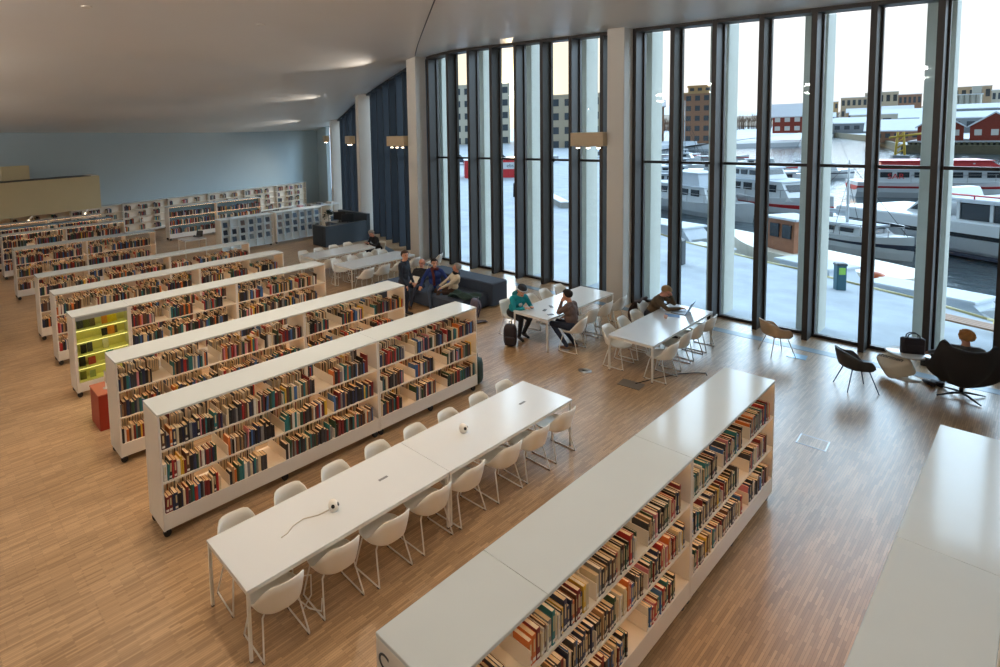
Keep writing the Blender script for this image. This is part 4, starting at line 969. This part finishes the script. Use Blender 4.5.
# person in teal hoodie at the two-person table
person('person in a teal hoodie and dark beanie seated at the table end, leaning in', (-8.02,11.28,0), -PI/2-0.35,
       dict(hip=(0,-0.02,0.545), lean=0.42, hands=[(-0.12,0.50,0.80),(0.10,0.52,0.80)], **dict(sitk, feet=[(-0.10,0.20,0.09),(0.12,0.34,0.09)], toes=[(-0.11,0.36,0.038),(0.14,0.50,0.038)])),
       [SKIN, cl('teal_hoodie',(20,140,150)), BLACKC, SHOE], HD, 'short', head_yaw=-0.25, head_pitch=0.1, extras=dict(wear=[('beanie', cl('dark_beanie',(40,42,48))), ('hood', cl('teal_hood',(22,112,118))), ('logo', cl('pale_print',(206,210,210)))]))
# man in striped sweater opposite
person('dark-haired man in a brown sweater seated at the table, hand at his chin', (-6.62,11.42,0), PI/2+0.05,
       dict(hip=(0,0.0,0.545), lean=0.12, hands=[(-0.05,0.22,1.04),(0.18,0.26,0.64)], elbow=[(-0.3,0.2,-1.0),(0.6,-0.6,-0.5)], **dict(sitk, knees=[(-0.12,0.42,0.52),(0.15,0.42,0.50)], feet=[(-0.14,0.05,0.09),(0.10,-0.02,0.09)], toes=[(-0.16,0.21,0.038),(0.12,0.14,0.038)])),
       [SKIN, cl('brown_sweater',(106,86,80),0.35,45), cl('navy_jeans',(36,44,62)), BOOT], HD, 'short', head_pitch=0.15)
# laptop man
person('blond man in a brown sweater working at the laptop, hand on his mouth', (-5.80,13.42,0), -PI/2+0.12,
       dict(hip=(0,-0.02,0.545), lean=0.45, hands=[(-0.10,0.38,1.02),(0.06,0.60,0.80)], elbow=[(-0.5,0.4,-0.9),(0.7,-0.2,-0.6)], **sitk),
       [SKIN2, cl('olive_brown_sweater',(98,80,58),0.3,45), BLACKC, SHOE], HBL, 'short', head_pitch=0.45, extras=dict(wear=[('glasses', FRAME)]))
# reader by the desk
person('grey-haired person in black reading at the far table by the reception desk', (-16.02,13.95,0), PI-0.1,
       dict(hip=(0,-0.02,0.545), lean=0.40, hands=[(-0.12,0.46,0.80),(0.12,0.46,0.80)], **sitk),
       [SKIN2, BLACKC, BLACKC, SHOE], HG, 'curly', head_pitch=0.4)
# person in the egg chair
person('curly-haired person sunk in the black wing chair, facing the harbour', (-0.93,14.30,-0.05), 0.25,
       dict(hip=(0,-0.02,0.50), lean=-0.20, hands=[(-0.36,0.34,0.66),(0.30,0.34,0.68)], **dict(sitk, knees=[(-0.12,0.50,0.56),(0.14,0.52,0.56)], feet=[(-0.13,0.66,0.09),(0.13,0.68,0.09)], toes=[(-0.14,0.82,0.038),(0.14,0.84,0.038)])),
       [SKIN, cl('dark_top',(52,40,42)), BLACKC, SHOE], HC, 'curly', head_yaw=0.3)
o = MB().bbox(-0.10,0.10,-0.13,0.13,0,0.02,0.003).build('open_book', PAPERW, loc=(-11.4,11.3,0.70), rotz=0.4); o.rotation_euler = (0.5,0.1,0.4); tag(o, 'open book held on the lap of the bald man', 'book')
# ------------------------------------------------------------------ harbour outside
SNOWT = mat('trodden_snow', (160,168,176), 0.85, noise=0.30, scale=1.1, bump=1.0)
WL = -1.9
edge = [(9,14.8),(3,18.2),(-0.95,20.35),(-2.2,21.35),(-3.4,21.95),(-4.4,22.5),(-5.2,23.05),(-6.3,23.5),(-7.5,24.2),(-9.8,25.4),(-14.5,29.2),(-18.8,39),(-26,54),(-49,100)]
def land(name, poly, z, th, m):
    o = MB(); o.prism(poly, z-th, z, 0); return struct(o.build(name, m))
land('ground_quay', [(9,16.02),(9,14.85)][:1]+[(9.0,16.03)][:0]+edge[1:]+[(-54,148),(-200,170),(-200,10),(-40,30),(-29.2,22.6),(-21.9,18.7),(-15.15,16.08)], -0.06, 3.0, SNOWT)
o = MB()
for (a, b) in zip(edge[1:10], edge[2:11]): o.tube([(a[0],a[1],-0.06),(b[0],b[1],-0.06)], 0.05, 6)
struct(o.build('trim_5', mat('kerb_yellow', (186,176,128), 0.7, noise=0.3, scale=2)))
wm = bpy.data.materials.new('harbour_water'); wm.use_nodes = True; nt = wm.node_tree; b = nt.nodes['Principled BSDF']
b.inputs['Base Color'].default_value = (*lin((52,70,78)),1); b.inputs['Roughness'].default_value = 0.12; b.inputs['Specular IOR Level'].default_value = 0.6
tc = nt.nodes.new('ShaderNodeTexCoord'); nz = nt.nodes.new('ShaderNodeTexNoise'); nz.inputs['Scale'].default_value = 1.6; nz.inputs['Detail'].default_value = 3; nt.links.new(tc.outputs['Object'], nz.inputs['Vector'])
bp = nt.nodes.new('ShaderNodeBump'); bp.inputs['Strength'].default_value = 0.5; bp.inputs['Distance'].default_value = 0.12; nt.links.new(nz.outputs['Fac'], bp.inputs['Height']); nt.links.new(bp.outputs['Normal'], b.inputs['Normal'])
struct(MB().add([(60,10,WL),(60,420,WL),(-160,420,WL),(-160,10,WL)], [(0,1,2,3)]).build('water', wm))
LANDM = mat('far_snow_land', (204,208,212), 0.9, noise=0.25, scale=0.05)
land('ground_far', [(-49,100),(-54,146),(-38,163),(-35,172),(-62,292),(-45,234),(-31,196),(-17,137),(60,120),(900,300),(900,900),(-900,900),(-900,200),(-200,170),(-54,148)], -0.9, 2.0, LANDM)
o = MB()
for (a, b) in zip([(-45,234),(-31,196),(-17,137)], [(-31,196),(-17,137),(30,126)]): 
    d = Vector(b)-Vector(a); o.box(0, d.length, -0.6, 0, WL-.5, -0.55, 0, T(a[0],a[1],0,math.atan2(d.y,d.x)))
struct(o.build('wall_dock', mat('dock_timber', (110,104,84), 0.9, noise=0.4, scale=1.5)))
def hill(name, D0, u0, u1, hfun, m, n=60):
    """a ridge of hills: bearing u0..u1 (radians left of +Y), distance D0"""
    g_ = MB()
    def fn(u, v):
        a = u0+(u1-u0)*u; D = D0*(0.8+0.6*v); h = hfun(u)*math.sin(PI*min(1,v*1.3+0.02))**0.8 if v < 0.77 else hfun(u)*max(0,(1-v))*2
        return (-math.sin(a)*D, math.cos(a)*D, -1+h*(1 if v <= .5 else 1))
    g_.grid(fn, n, 10); return struct(g_.build(name, m))
ns = lambda u, k: math.sin(u*7*k+1.3)+0.6*math.sin(u*17*k+0.4)+0.4*math.sin(u*37*k)
hill('mountain', 2500, 0.52, 0.0, lambda u: max(4, 66+7*ns(u,1) if u < 0.35 else max(4, 66-(u-0.35)*260)), mat('snow_mountain', (226,222,224), 0.9, noise=0.12, scale=0.004))
hill('hill', 560, 0.42, -0.25, lambda u: 9+1.2*ns(u,1.5)+4*sm((u-0.35)*4), mat('brown_hill', (150,132,112), 0.95, noise=0.5, scale=0.03))
def bearing_rz(x, y): return math.atan2(-x, y)
def building(label, x, y, w, d, z0, z1, wallm, rows, cols, roof='flat', roofm=None, winm=None, rh=2.0, cat='building', group='buildings across the harbour', ww=0.55, wh=0.5, drz=0.0):
    t = thing('harbour_building', label, cat, (x,y,z0), bearing_rz(x,y)+drz, group); H = z1-z0
    MB().box(-w/2,w/2,0,d,0,H).build('wall', wallm, t)
    roofm = roofm or SNOW
    if roof == 'flat': MB().box(-w/2-0.2,w/2+0.2,-0.2,d+0.2,H,H+0.35).build('roof', roofm, t)
    elif roof == 'gable':                                    # ridge along the width
        MB().add([(-w/2-.4,-.5,H-.1),(w/2+.4,-.5,H-.1),(w/2+.4,d/2,H+rh),(-w/2-.4,d/2,H+rh),(-w/2-.4,d+.5,H-.1),(w/2+.4,d+.5,H-.1),(-w/2-.4,-.5,H-.35),(w/2+.4,-.5,H-.35),(w/2+.4,d+.5,H-.35),(-w/2-.4,d+.5,H-.35)],
                 [(0,1,2,3),(3,2,5,4),(6,9,8,7),(0,6,7,1),(4,5,8,9),(0,3,4,9,6),(1,7,8,5,2)]).build('roof', roofm, t)
    elif roof == 'front':                                    # gable end towards the hall
        MB().add([(-w/2-.3,-.4,H-.05),(0,-.4,H+rh),(w/2+.3,-.4,H-.05),(-w/2-.3,d,H-.05),(0,d,H+rh),(w/2+.3,d,H-.05),(-w/2-.3,-.4,H-.3),(0,-.4,H+rh-.28),(w/2+.3,-.4,H-.3),(-w/2-.3,d,H-.3),(0,d,H+rh-.28),(w/2+.3,d,H-.3)],
                 [(0,1,4,3),(1,2,5,4),(0,6,7,1),(1,7,8,2),(6,9,10,7),(7,10,11,8),(0,3,9,6),(2,8,11,5)]).build('roof', roofm, t)
        MB().add([(-w/2,0,H-.1),(w/2,0,H-.1),(0,0,H+rh-.2),(-w/2,.3,H-.1),(w/2,.3,H-.1),(0,.3,H+rh-.2)], [(0,1,2),(3,5,4),(0,2,5,3),(1,4,5,2)]).build('gable_wall', wallm, t)
    winm = winm or mat('far_window', (70,78,84), 0.2)
    for r_ in range(rows):
        for c_ in range(cols):
            fx = -w/2+w*(c_+0.5)/cols; fz = H*(r_+0.55)/rows; hw = w/cols*ww/2; hh = H/rows*wh/2
            MB().box(fx-hw,fx+hw,-0.08,0.02,fz-hh,fz+hh).build('window', winm, t)
    return t
CREAMW = mat('cream_render', (206,196,176), 0.9, noise=0.06, scale=0.3); BEIGEW = mat('beige_render', (196,178,152), 0.9, noise=0.06, scale=0.3)
BRICK = mat('brown_brick', (164,122,96), 0.9, noise=0.12, scale=0.6); REDW = mat('red_boarding', (150,66,52), 0.9, noise=0.12, scale=0.8); GREYW = mat('grey_boarding', (140,146,150), 0.9, noise=0.1, scale=0.5)
BLUEW = mat('blue_boarding', (96,118,142), 0.9, noise=0.1, scale=0.5); OCHRE = mat('ochre_render', (196,160,112), 0.9, noise=0.1, scale=0.5); WHITEWIN = mat('white_window', (226,224,216), 0.4)
building('tall cream five-storey block seen through the left end of the glass', -108.5,130.5,24,14,-1,16.9,CREAMW,5,9,'flat',CREAMW)
building('cream block with pilasters under the low sun', -94,147,12,12,-1,12.4,BEIGEW,4,5,'flat',BEIGEW)
building('beige building with a big dark entrance beside the middle column', -63.5,113.2,13,10,-1,10.9,BEIGEW,4,5,'flat',BEIGEW)
building('brown block between the cream block and the beige building', -104,170,14,10,-1,9.6,BRICK,3,5,'flat')
building('brick apartment block with even window rows across the harbour', -57.6,155.0,7.5,10,-1,11.4,BRICK,5,4,'flat',OCHRE)
building('older brick warehouse left of the apartment block', -66.6,152.6,6.0,10,-1,8.9,BRICK,3,4,'gable',SNOW,rh=1.6)
building('set-back penthouse on top of the apartment block', -57.2,158,5.0,6,11.75,13.2,OCHRE,1,3,'flat',OCHRE)
building('long red warehouse with white windows and a snowy roof', -40.3,170.5,9.5,9,1.0,5.2,REDW,2,5,'gable',SNOW,WHITEWIN,3.0)
for k, (x, y, w_, z1, m_, l) in enumerate([(-62,292,10,4.5,BLUEW,'blue shed'),(-54,318,8,6,OCHRE,'ochre house'),(-43,322,9,6.5,GREYW,'grey house'),(-45,300,8,5,REDW,'small red house'),(-44,250,9,2.5,GREYW,'low grey shed'),(-70,300,8,5,REDW,'dark red house')]):
    building('%s in the snowy row at the back of the basin' % l, x,y,w_,8,-1,z1,m_,2,4,'gable',SNOW,rh=1.6,group='small houses behind the basin')
for k, (x, y, w_, z1, m_) in enumerate([(-44,235,14,2.5,GREYW),(-27,244,10,3.6,BLUEW),(-38,280,24,5.0,CREAMW),(-24,190,12,2.0,BEIGEW),(-17,225,16,3.4,GREYW),(-22,160,8,1.6,BRICK),(-20,300,22,6,GREYW)]):
    building('snow-roofed warehouse, %s along the far dock' % ordn(k), x,y,w_,10,-1,z1,m_,1,6,'gable',SNOW,rh=1.5,group='warehouses on the far dock',wh=0.35)
for k in range(12):
    a = 0.20-0.026*k; D = 430+22*(k%3); x, y = -math.sin(a)*D, math.cos(a)*D
    building('pale hillside block, %s along the skyline' % ordn(k), x,y,9+3*(k%3),8,2,12.5+2.2*sm(k/3)+1.8*((k*7)%3),[OCHRE,BEIGEW,CREAMW,BRICK][k%4],2,5,'flat',SNOW,group='blocks along the skyline')
# grain silo
t = building('pale grain silo with a tall head house at the right of the skyline', -24.9,329,9.5,8,-1,11.2,mat('silo_concrete',(190,186,172),0.9,noise=0.06,scale=0.3),1,1,'flat',None,ww=0.01,wh=0.01,group=None)
MB().box(1.9,4.4,0.2,6,12,15.4).build('head_house', MATS['silo_concrete'], t)
for k in range(6): MB().lathe([(0.78,0),(0.78,12.2)],12,0,Matrix.Translation((-4.0+1.55*k,-0.2,0))).build('silo_tube', MATS['silo_concrete'], t)
# red boathouses on their timber pier
for k, (x, l) in enumerate(((-13.2,'left red boathouse with white windows on the timber pier'),(-7.0,'right red boathouse with white windows on the timber pier'))):
    building(l, x,139.5,5.5,10,0.06,2.5,REDW,1,3,'front',SNOW,WHITEWIN,2.3,group='red boathouses on the pier',ww=0.45,wh=0.4)
t = thing('timber_pier', 'dark timber pier carrying the red boathouses', 'pier', (-10,138,WL))
MB().box(-7,9,0,12,1.7,1.95).build('deck', mat('pier_snow',(190,194,196),0.9), t)
for k in range(26): MB().tube([(-6.8+0.6*k,-0.05,-0.6),(-6.8+0.6*k,-0.05,1.75)],0.17,6).build('pile', mat('pile_wood',(92,92,70),0.9,noise=0.3,scale=2), t)
MB().box(-7,9,0.4,0.6,-0.5,1.7).build('back_boarding', mat('dark_boarding',(58,60,52),0.9), t)
# treeline in winter
tm = MB(); rr = random.Random(4)
for k in range(420):
    a = rr.uniform(0.19,0.45); D = rr.uniform(350,400); x, y = -math.sin(a)*D, math.cos(a)*D; h_ = rr.uniform(3,6.5); z_ = 1.5
    for j in range(5): 
        q = Vector((rr.uniform(-1,1), rr.uniform(-1,1), 1.6)).normalized()*h_*rr.uniform(.5,.8); b0 = Vector((x,y,z_+h_*0.25)); tm.tube([(x,y,z_-2.5), b0, b0+q], [0.16,0.1,0.03], 4, smooth=False)
tag(tm.build('winter_trees', mat('bare_trees',(112,90,74),0.95)), 'bare brown winter trees along the far shore', 'trees', kind='stuff')

# boats
HULLW = mat('hull_white', (206,210,212), 0.35, noise=0.03, scale=2); BWIN = mat('boat_window', (40,48,54), 0.15); REDP = mat('red_paint', (196,44,48), 0.4); NAVYP = mat('navy_paint', (44,54,74), 0.4); WOODC = mat('wheelhouse_wood', (140,88,56), 0.5, noise=0.25, scale=6)
TARP = mat('snow_tarp', (196,204,212), 0.7, noise=0.08, scale=3, bump=0.4)
def hull_mb(L_, B_, h, keel=0.4, bow=0.35, mi=0):
    m_ = MB()
    def half(u):                                             # u 0 stern .. 1 bow
        return B_/2*(1-max(0,(u-(1-bow))/bow)**2.0)*(0.86+0.14*min(1,u*4))
    secs = []
    for i in range(17):
        u = i/16; b_ = max(0.012, half(u)); sh = h*(1+0.30*max(0,(u-.5)*2)**2); x = (u-0.5)*L_+0.06*L_*max(0,u-.8)*2
        secs.append([(x,-b_,sh),(x,-b_*0.86,h*0.35),(x-0.02*L_*u,-b_*0.5,-keel),(x-0.02*L_*u,b_*0.5,-keel),(x,b_*0.86,h*0.35),(x,b_,sh)])
    v = [p for s_ in secs for p in s_]; f = []
    for i in range(16):
        for k in range(5): f.append((i*6+k, i*6+k+1, (i+1)*6+k+1, (i+1)*6+k))
        f.append((i*6+5, i*6, (i+1)*6, (i+1)*6+5))           # deck
    f.append((0,5,4,3,2,1)); f.append(tuple(16*6+k for k in range(6)))
    m_.add(v, f, mi); return m_
def boat(label, x, y, rz, L_, B_, h, cabins=(), stripe=None, mast=None, hullm=HULLW, cat='boat', group='boats moored in the basin', rail=True, name='motor_boat'):
    t = thing(name, label, cat, (x,y,WL), rz, group)
    hull_mb(L_, B_, h).build('hull', hullm, t)
    if stripe: hull_mb(L_*1.004, B_*1.012, h*0.30, 0.0).build('hull_stripe', stripe, t).location.z = h*0.45
    for (x0, x1, wd, z0, z1, m_, nw, slope) in cabins:
        c_ = MB(); s_ = slope
        c_.add([(x0,-wd/2,z0),(x1+s_,-wd/2,z0),(x1+s_,wd/2,z0),(x0,wd/2,z0),(x0+.05,-wd/2+.08,z1),(x1,-wd/2+.08,z1),(x1,wd/2-.08,z1),(x0+.05,wd/2-.08,z1)], [(0,3,2,1),(4,5,6,7),(0,1,5,4),(1,2,6,5),(2,3,7,6),(3,0,4,7)])
        cb = c_.build('cabin', m_, t)
        MB().bbox(x0-.12,x1+.14,-wd/2-.06,wd/2+.06,z1,z1+.09,.03).build('cabin_roof', TARP if m_ is not REDP else REDP, cb)
        for sy in (-1, 1):
            for k in range(nw):
                a0 = x0+.15+(x1-x0-.2)*k/nw; a1 = a0+(x1-x0-.2)/nw*0.7; za, zb = z0+(z1-z0)*.45, z0+(z1-z0)*.86
                yy = sy*(wd/2-0.035); MB().box(a0,a1,yy-.04,yy+.04,za,zb).build('cabin_window', BWIN, cb)
        if nw: MB().add([(x1+s_*.5+.03,-wd/2*.8,z0+(z1-z0)*.5),(x1+s_*.5+.03,wd/2*.8,z0+(z1-z0)*.5),(x1+s_*.12+.03,wd/2*.8,z0+(z1-z0)*.88),(x1+s_*.12+.03,-wd/2*.8,z0+(z1-z0)*.88)], [(0,1,2,3)]).build('windscreen', BWIN, cb)
    if rail:
        m_ = MB()
        for sy in (-1,1): m_.tube([((u-.5)*L_, sy*B_/2*.9*(1-max(0,(u-.65)/.35)**2), h*1.02+.55+(.2*max(0,u-.5))) for u in (0.3,0.45,0.6,0.75,0.88,0.97)], 0.02, 5)
        for u in (0.3,0.45,0.6,0.75,0.9):
            for sy in (-1,1): q = sy*B_/2*.9*(1-max(0,(u-.65)/.35)**2); m_.tube([((u-.5)*L_,q,h*.95),((u-.5)*L_,q,h*1.02+.55+(.2*max(0,u-.5)))],0.016,5)
        m_.build('railing', STEEL, t)
    if mast:
        mx, mh = mast; mm = MB().tube([(mx,0,h),(mx,0,mh)],[0.07,0.04],8).build('mast', HULLW, t)
        MB().tube([(mx,0,h+1.0),(mx-L_*.38,0,h+1.1)],[0.13,0.11],8).build('furled_sail', TARP, mm)
        m_ = MB(); m_.tube([(L_*.48,0,h*1.25),(mx,0,mh-.1)],.012,4); m_.tube([(-L_*.48,0,h),(mx,0,mh-.1)],.012,4); m_.tube([(mx,-B_*.4,h),(mx,0,mh*.8)],.012,4); m_.tube([(mx,B_*.4,h),(mx,0,mh*.8)],.012,4); m_.build('rigging', DARK, mm)
    return t
LD = math.atan2(-10.5, 18)
boat('white cabin cruiser with four dark windows, leftmost of the large boats', -17.0,46.3,LD,10,3.2,1.0,[(-3.4,2.2,2.4,0.9,2.05,HULLW,5,.6),(-1.6,1.4,2.0,2.05,3.0,TARP,0,.3)])
boat('larger white cruiser with red trim lines behind the wooden wheelhouse', -12.9,48.1,LD,9,3.2,1.4,[(-3.8,2.2,2.6,1.3,2.5,HULLW,6,.8),(-2.2,0.2,2.0,2.5,3.3,HULLW,3,.4)],REDP)
t = boat('rescue boat with a bright red superstructure roof', -6.2,66.0,0.45,11,3.4,1.3,[(-4.2,3.4,2.7,1.2,2.25,HULLW,7,.8),(-4.0,2.6,2.4,2.25,2.95,REDP,0,.9)],REDP)
text_obj('hull_lettering', 'SAR', 0.62, REDP, Matrix.Identity(4), t).matrix_local = Matrix.Translation((-3.1,-1.42,1.75)) @ RX
lg = MB().ball((1.6,-1.12,2.62),(0.24,0.03,0.24),14,8).build('round_emblem', HULLW, t)
# broad passenger catamaran
t = thing('passenger_ferry', 'long white passenger catamaran filling the right of the harbour view', 'ferry', (-0.8,40.2,WL), math.atan2(-3.7,4.6)*0.80, None)
hull_mb(14.5,4.6,0.95,.4,.25).build('hull', HULLW, t)
MB().box(-6.6,5.6,-2.36,2.3,0.10,0.19).build('waterline_band', NAVYP, t)
MB().box(-6.6,6.0,-2.10,2.1,0.93,1.22).build('lower_window_band', BWIN, t)
MB().bbox(-7.0,6.3,-2.34,2.3,1.2,1.78,.08).build('main_deck', HULLW, t)
cb = MB().bbox(-1.5,5.0,-1.8,1.8,1.78,2.62,.1).build('glass_saloon', BWIN, t)
for k in range(6): MB().box(-1.5+1.28*k,-1.38+1.28*k,-1.86,1.86,1.78,2.6).build('saloon_post', HULLW, cb)
MB().bbox(-1.8,5.3,-2.0,2.0,2.6,2.78,.06).build('saloon_roof', TARP, cb)
MB().add([(-4.2,-1.2,1.78),(-2.2,-1.2,1.78),(-2.6,-1.0,3.1),(-3.1,-1.0,3.1),(-4.2,1.2,1.78),(-2.2,1.2,1.78),(-2.6,1.0,3.1),(-3.1,1.0,3.1)],[(0,1,2,3),(7,6,5,4),(0,3,7,4),(1,5,6,2),(3,2,6,7)]).build('raked_wheelhouse', HULLW, t)
MB().add([(-4.0,-1.23,1.9),(-3.0,-1.23,1.9),(-3.1,-1.06,2.75)],[(0,1,2)]).build('wheelhouse_window', BWIN, t)
m_ = MB(); m_.tube([(-1.8,-1.9,2.95),(5.2,-1.9,2.95)],.045,6)
for k in range(8): m_.tube([(-1.8+k,-1.9,2.75),(-1.8+k,-1.9,2.95)],.03,5)
m_.build('red_railing', REDP, t)
# wooden-wheelhouse boat lying at the quay
boat('old boat with a brown wooden wheelhouse tied to the quay', -6.3,29.1,math.atan2(-3.5,6)+PI,8.0,2.5,1.25,[(0.1,1.45,1.4,1.2,2.6,WOODC,2,.05)],hullm=mat('hull_ivory',(222,214,196),0.5,noise=0.05,scale=2),group='boats at the quay edge',rail=False)
boat('small sailing yacht with a furled sail, moored behind the bin', -6.9,37.8,math.atan2(-3,6),6,2.2,0.9,[(-1.6,1.4,1.6,.85,1.35,HULLW,3,.6)],NAVYP,(0.2,4.6),group='boats at the quay edge')
boat('grey inflatable workboat lying alongside the quay near the bin', -5.2,25.8,math.atan2(-3,6),4.2,1.8,1.0,[(-1.2,.6,1.3,.95,1.5,TARP,0,.3)],mat('grey_rubber',(120,124,128),0.6),group='boats at the quay edge',rail=False)
boat('little white dinghy under a snowy cover at the quay edge', -2.2,23.5,math.atan2(-2,6),3.2,1.6,1.25,[(-1.3,1.0,1.1,1.2,1.62,TARP,0,.5)],group='boats at the quay edge',rail=False)
boat('snow-heaped open boat at the quay beside the first right-hand fin', -12.2,29.9,math.atan2(-2,6),4.6,2.0,1.1,[(-1.6,1.4,1.5,1.05,1.75,TARP,0,.6)],NAVYP,group='boats at the quay edge',rail=False)
boat('low snow-covered boat behind the two fins by the laptop man', -9.2,26.9,math.atan2(-2,6),2.7,1.4,1.1,[(-0.8,0.6,1.0,1.05,1.4,TARP,0,.4)],group='boats at the quay edge',rail=False)
rr = random.Random(12); BR = [('nearest','second','third','fourth','fifth','sixth','seventh','eighth','ninth','tenth','eleventh','twelfth')]
for k in range(12):
    x, y = [(-24,60),(-28,70),(-17,66),(-33,84),(-26,78),(-20,72),(-38,98),(-30,92),(-24,86),(-17,80),(-43,110),(-35,106)][k]
    boat('small snow-covered pleasure boat, %s out in the marina' % BR[0][k], x,y,0.4+rr.uniform(-.3,.3),rr.uniform(5,8),2.2,0.8,[(-1.5,1.2,1.6,.75,1.6,rr.choice([HULLW,TARP]),3,.5)],rr.choice([None,NAVYP,REDP]),(0.4,rr.uniform(7,10)) if k % 3 == 0 else None,group='boats in the marina',rail=False)
# quay furniture
t = thing('litter_bin', 'teal litter bin with a green notice on the snowy quay', 'bin', (-3.88,21.15,-0.06), 0.6); t.scale = (0.78,0.78,0.92)
MB().bbox(-0.15,0.15,-0.15,0.15,0,0.82,0.03).build('bin_body', mat('teal_bin',(40,92,108),0.5), t); MB().bbox(-0.17,0.17,-0.17,0.17,0.78,0.86,0.03).build('bin_lid', mat('bin_lid',(60,70,76),0.5), t); MB().box(-0.10,0.10,-0.156,-0.148,0.5,0.72).build('notice', mat('green_notice',(150,206,90),0.6), t)
t = thing('quay_bench', 'wooden bench on dark legs on the snow behind the wing chair', 'bench', (-1.1,18.15,-0.06), -0.35)
for k in range(4): MB().bbox(-0.9,0.9,-0.24+0.125*k,-0.13+0.125*k,0.40,0.44,.006).build('seat_slat', mat('bench_wood',(150,116,92),0.7,noise=0.2,scale=6), t)
for sx in (-0.75,0.75):
    m_ = MB(); m_.box(sx-.03,sx+.03,-.22,-.16,0,.40); m_.box(sx-.03,sx+.03,.16,.22,0,.40); m_.box(sx-.03,sx+.03,-.22,.22,.36,.40); m_.build('leg', DARK, t)
o = MB().lathe([(0.0,0),(0.18,0),(0.22,0.12),(0.2,0.26),(0.0,0.3)],14).build('bollard', mat('yellow_bollard',(206,170,60),0.6), loc=(-0.62,19.2,-0.06)); tag(o,'yellow mooring bollard at the quay edge near the bench','bollard')
o = MB().bbox(-0.22,0.22,-0.2,0.2,0,0.9,0.05).build('utility_box', mat('dark_box',(52,58,62),0.6), loc=(-8.35,21.3,-0.06)); tag(o,'dark utility box on the quay between two fins','box')
o = MB().ball((0,0,0.3),(0.36,0.36,0.36),16,10).build('buoy', mat('orange_buoy',(196,96,56),0.5), loc=(-3.9,26.6,-1.2)); tag(o,'orange buoy lying by the dinghy','buoy')
t = thing('dock_crane', 'yellow lattice crane on the far dock', 'crane', (-14.5,112,WL), 0.3)
YC = mat('crane_yellow',(206,170,60),0.6)
MB().box(-0.9,0.9,-0.9,0.9,-0.5,0.9).build('pontoon', GREYW, t); m_ = MB()
for sx in (-.5,.5): m_.tube([(sx,0,.9),(sx*.6,0,4.2)],.14,6)
for k in range(4): m_.tube([(-.5+.05*k,0,1+.8*k),(.5-.05*k,0,1.8+.8*k)],.08,5)
m_.build('tower', YC, t); MB().tube([(-1.2,0,3.4),(2.6,0,4.0)],.16,6).build('jib', YC, t)
# land side seen through the left bays
t = thing('container_kiosk', 'red container kiosk with a white sign on the snowy square', 'kiosk', (-34.5,46.0,-0.06), math.atan2(34.5,46.0)+0.1)
MB().bbox(-3.2,3.2,0,2.4,0,1.75,.05).build('container_body', REDP, t); MB().box(-3.25,3.25,-0.05,2.45,1.75,1.85).build('container_roof', SNOW, t)
for k, x in enumerate((-1.7,1.15)): sg = MB().box(x-.75,x+.75,-.05,-.01,.85,1.5).build('sign_board', HULLW, t); text_obj('sign_text','ebs',.5,NAVYP,Matrix.Identity(4),sg).matrix_local = Matrix.Translation((x,-.055,1.17)) @ RX
for k, (x, y, c) in enumerate([(-48,64,(90,96,104)),(-52,60,(60,70,86)),(-44,68,(150,154,158)),(-42,82,(66,70,78))]):
    t = thing('parked_car', 'snowy parked car, %s on the square behind the glass' % ordn(k), 'car', (x,y,-0.06), 0.7+0.1*k, 'parked cars on the square'); cm_ = mat('car_paint_%d' % k, c, 0.3)
    MB().add([(-2.1,-.85,.3),(2.1,-.85,.3),(2.1,.85,.3),(-2.1,.85,.3),(-2.1,-.85,.85),(2.1,-.85,.8),(2.1,.85,.8),(-2.1,.85,.85)],[(0,3,2,1),(4,5,6,7),(0,1,5,4),(1,2,6,5),(2,3,7,6),(3,0,4,7)]).build('car_body', cm_, t)
    MB().add([(-1.8,-.8,.85),(1.1,-.8,.8),(1.1,.8,.8),(-1.8,.8,.85),(-1.4,-.65,1.42),(.4,-.65,1.42),(.4,.65,1.42),(-1.4,.65,1.42)],[(4,5,6,7),(0,1,5,4),(1,2,6,5),(2,3,7,6),(3,0,4,7)]).build('car_windows', BWIN, t)
    MB().bbox(-1.4,.4,-.66,.66,1.4,1.5,.04).build('snow_cap', SNOW, t)
    for sx in (-1.3,1.3):
        for sy in (-.86,.86): MB().tube([(sx,sy-.08,.32),(sx,sy+.08,.32)],.32,14).build('wheel', DARK, t)
t = thing('low_stone_wall', 'low stone step crossing the snowy square', 'wall', (-20.5,33.2,-0.06), math.atan2(3.4,-3.3)+PI)
MB().box(-2.5,2.8,-.25,.25,0,.34).build('stone_course', mat('grey_stone',(150,150,146),0.9,noise=0.2,scale=2), t); MB().box(-2.5,2.8,-.27,.27,.34,.40).build('snow_top', SNOW, t)
o = MB().lathe([(0.0,0),(.14,0),(.13,.9),(.1,1.0),(0,1.02)],12).build('bollard', DARK, loc=(-24.2,34.2,-.06)); tag(o,'thin dark bollard alone on the snowy square','bollard')
scene.view_settings.view_transform = 'Standard'; scene.view_settings.look = 'None'; scene.view_settings.gamma = 1; scene.view_settings.use_curve_mapping = False
scene.view_settings.exposure = 0.15
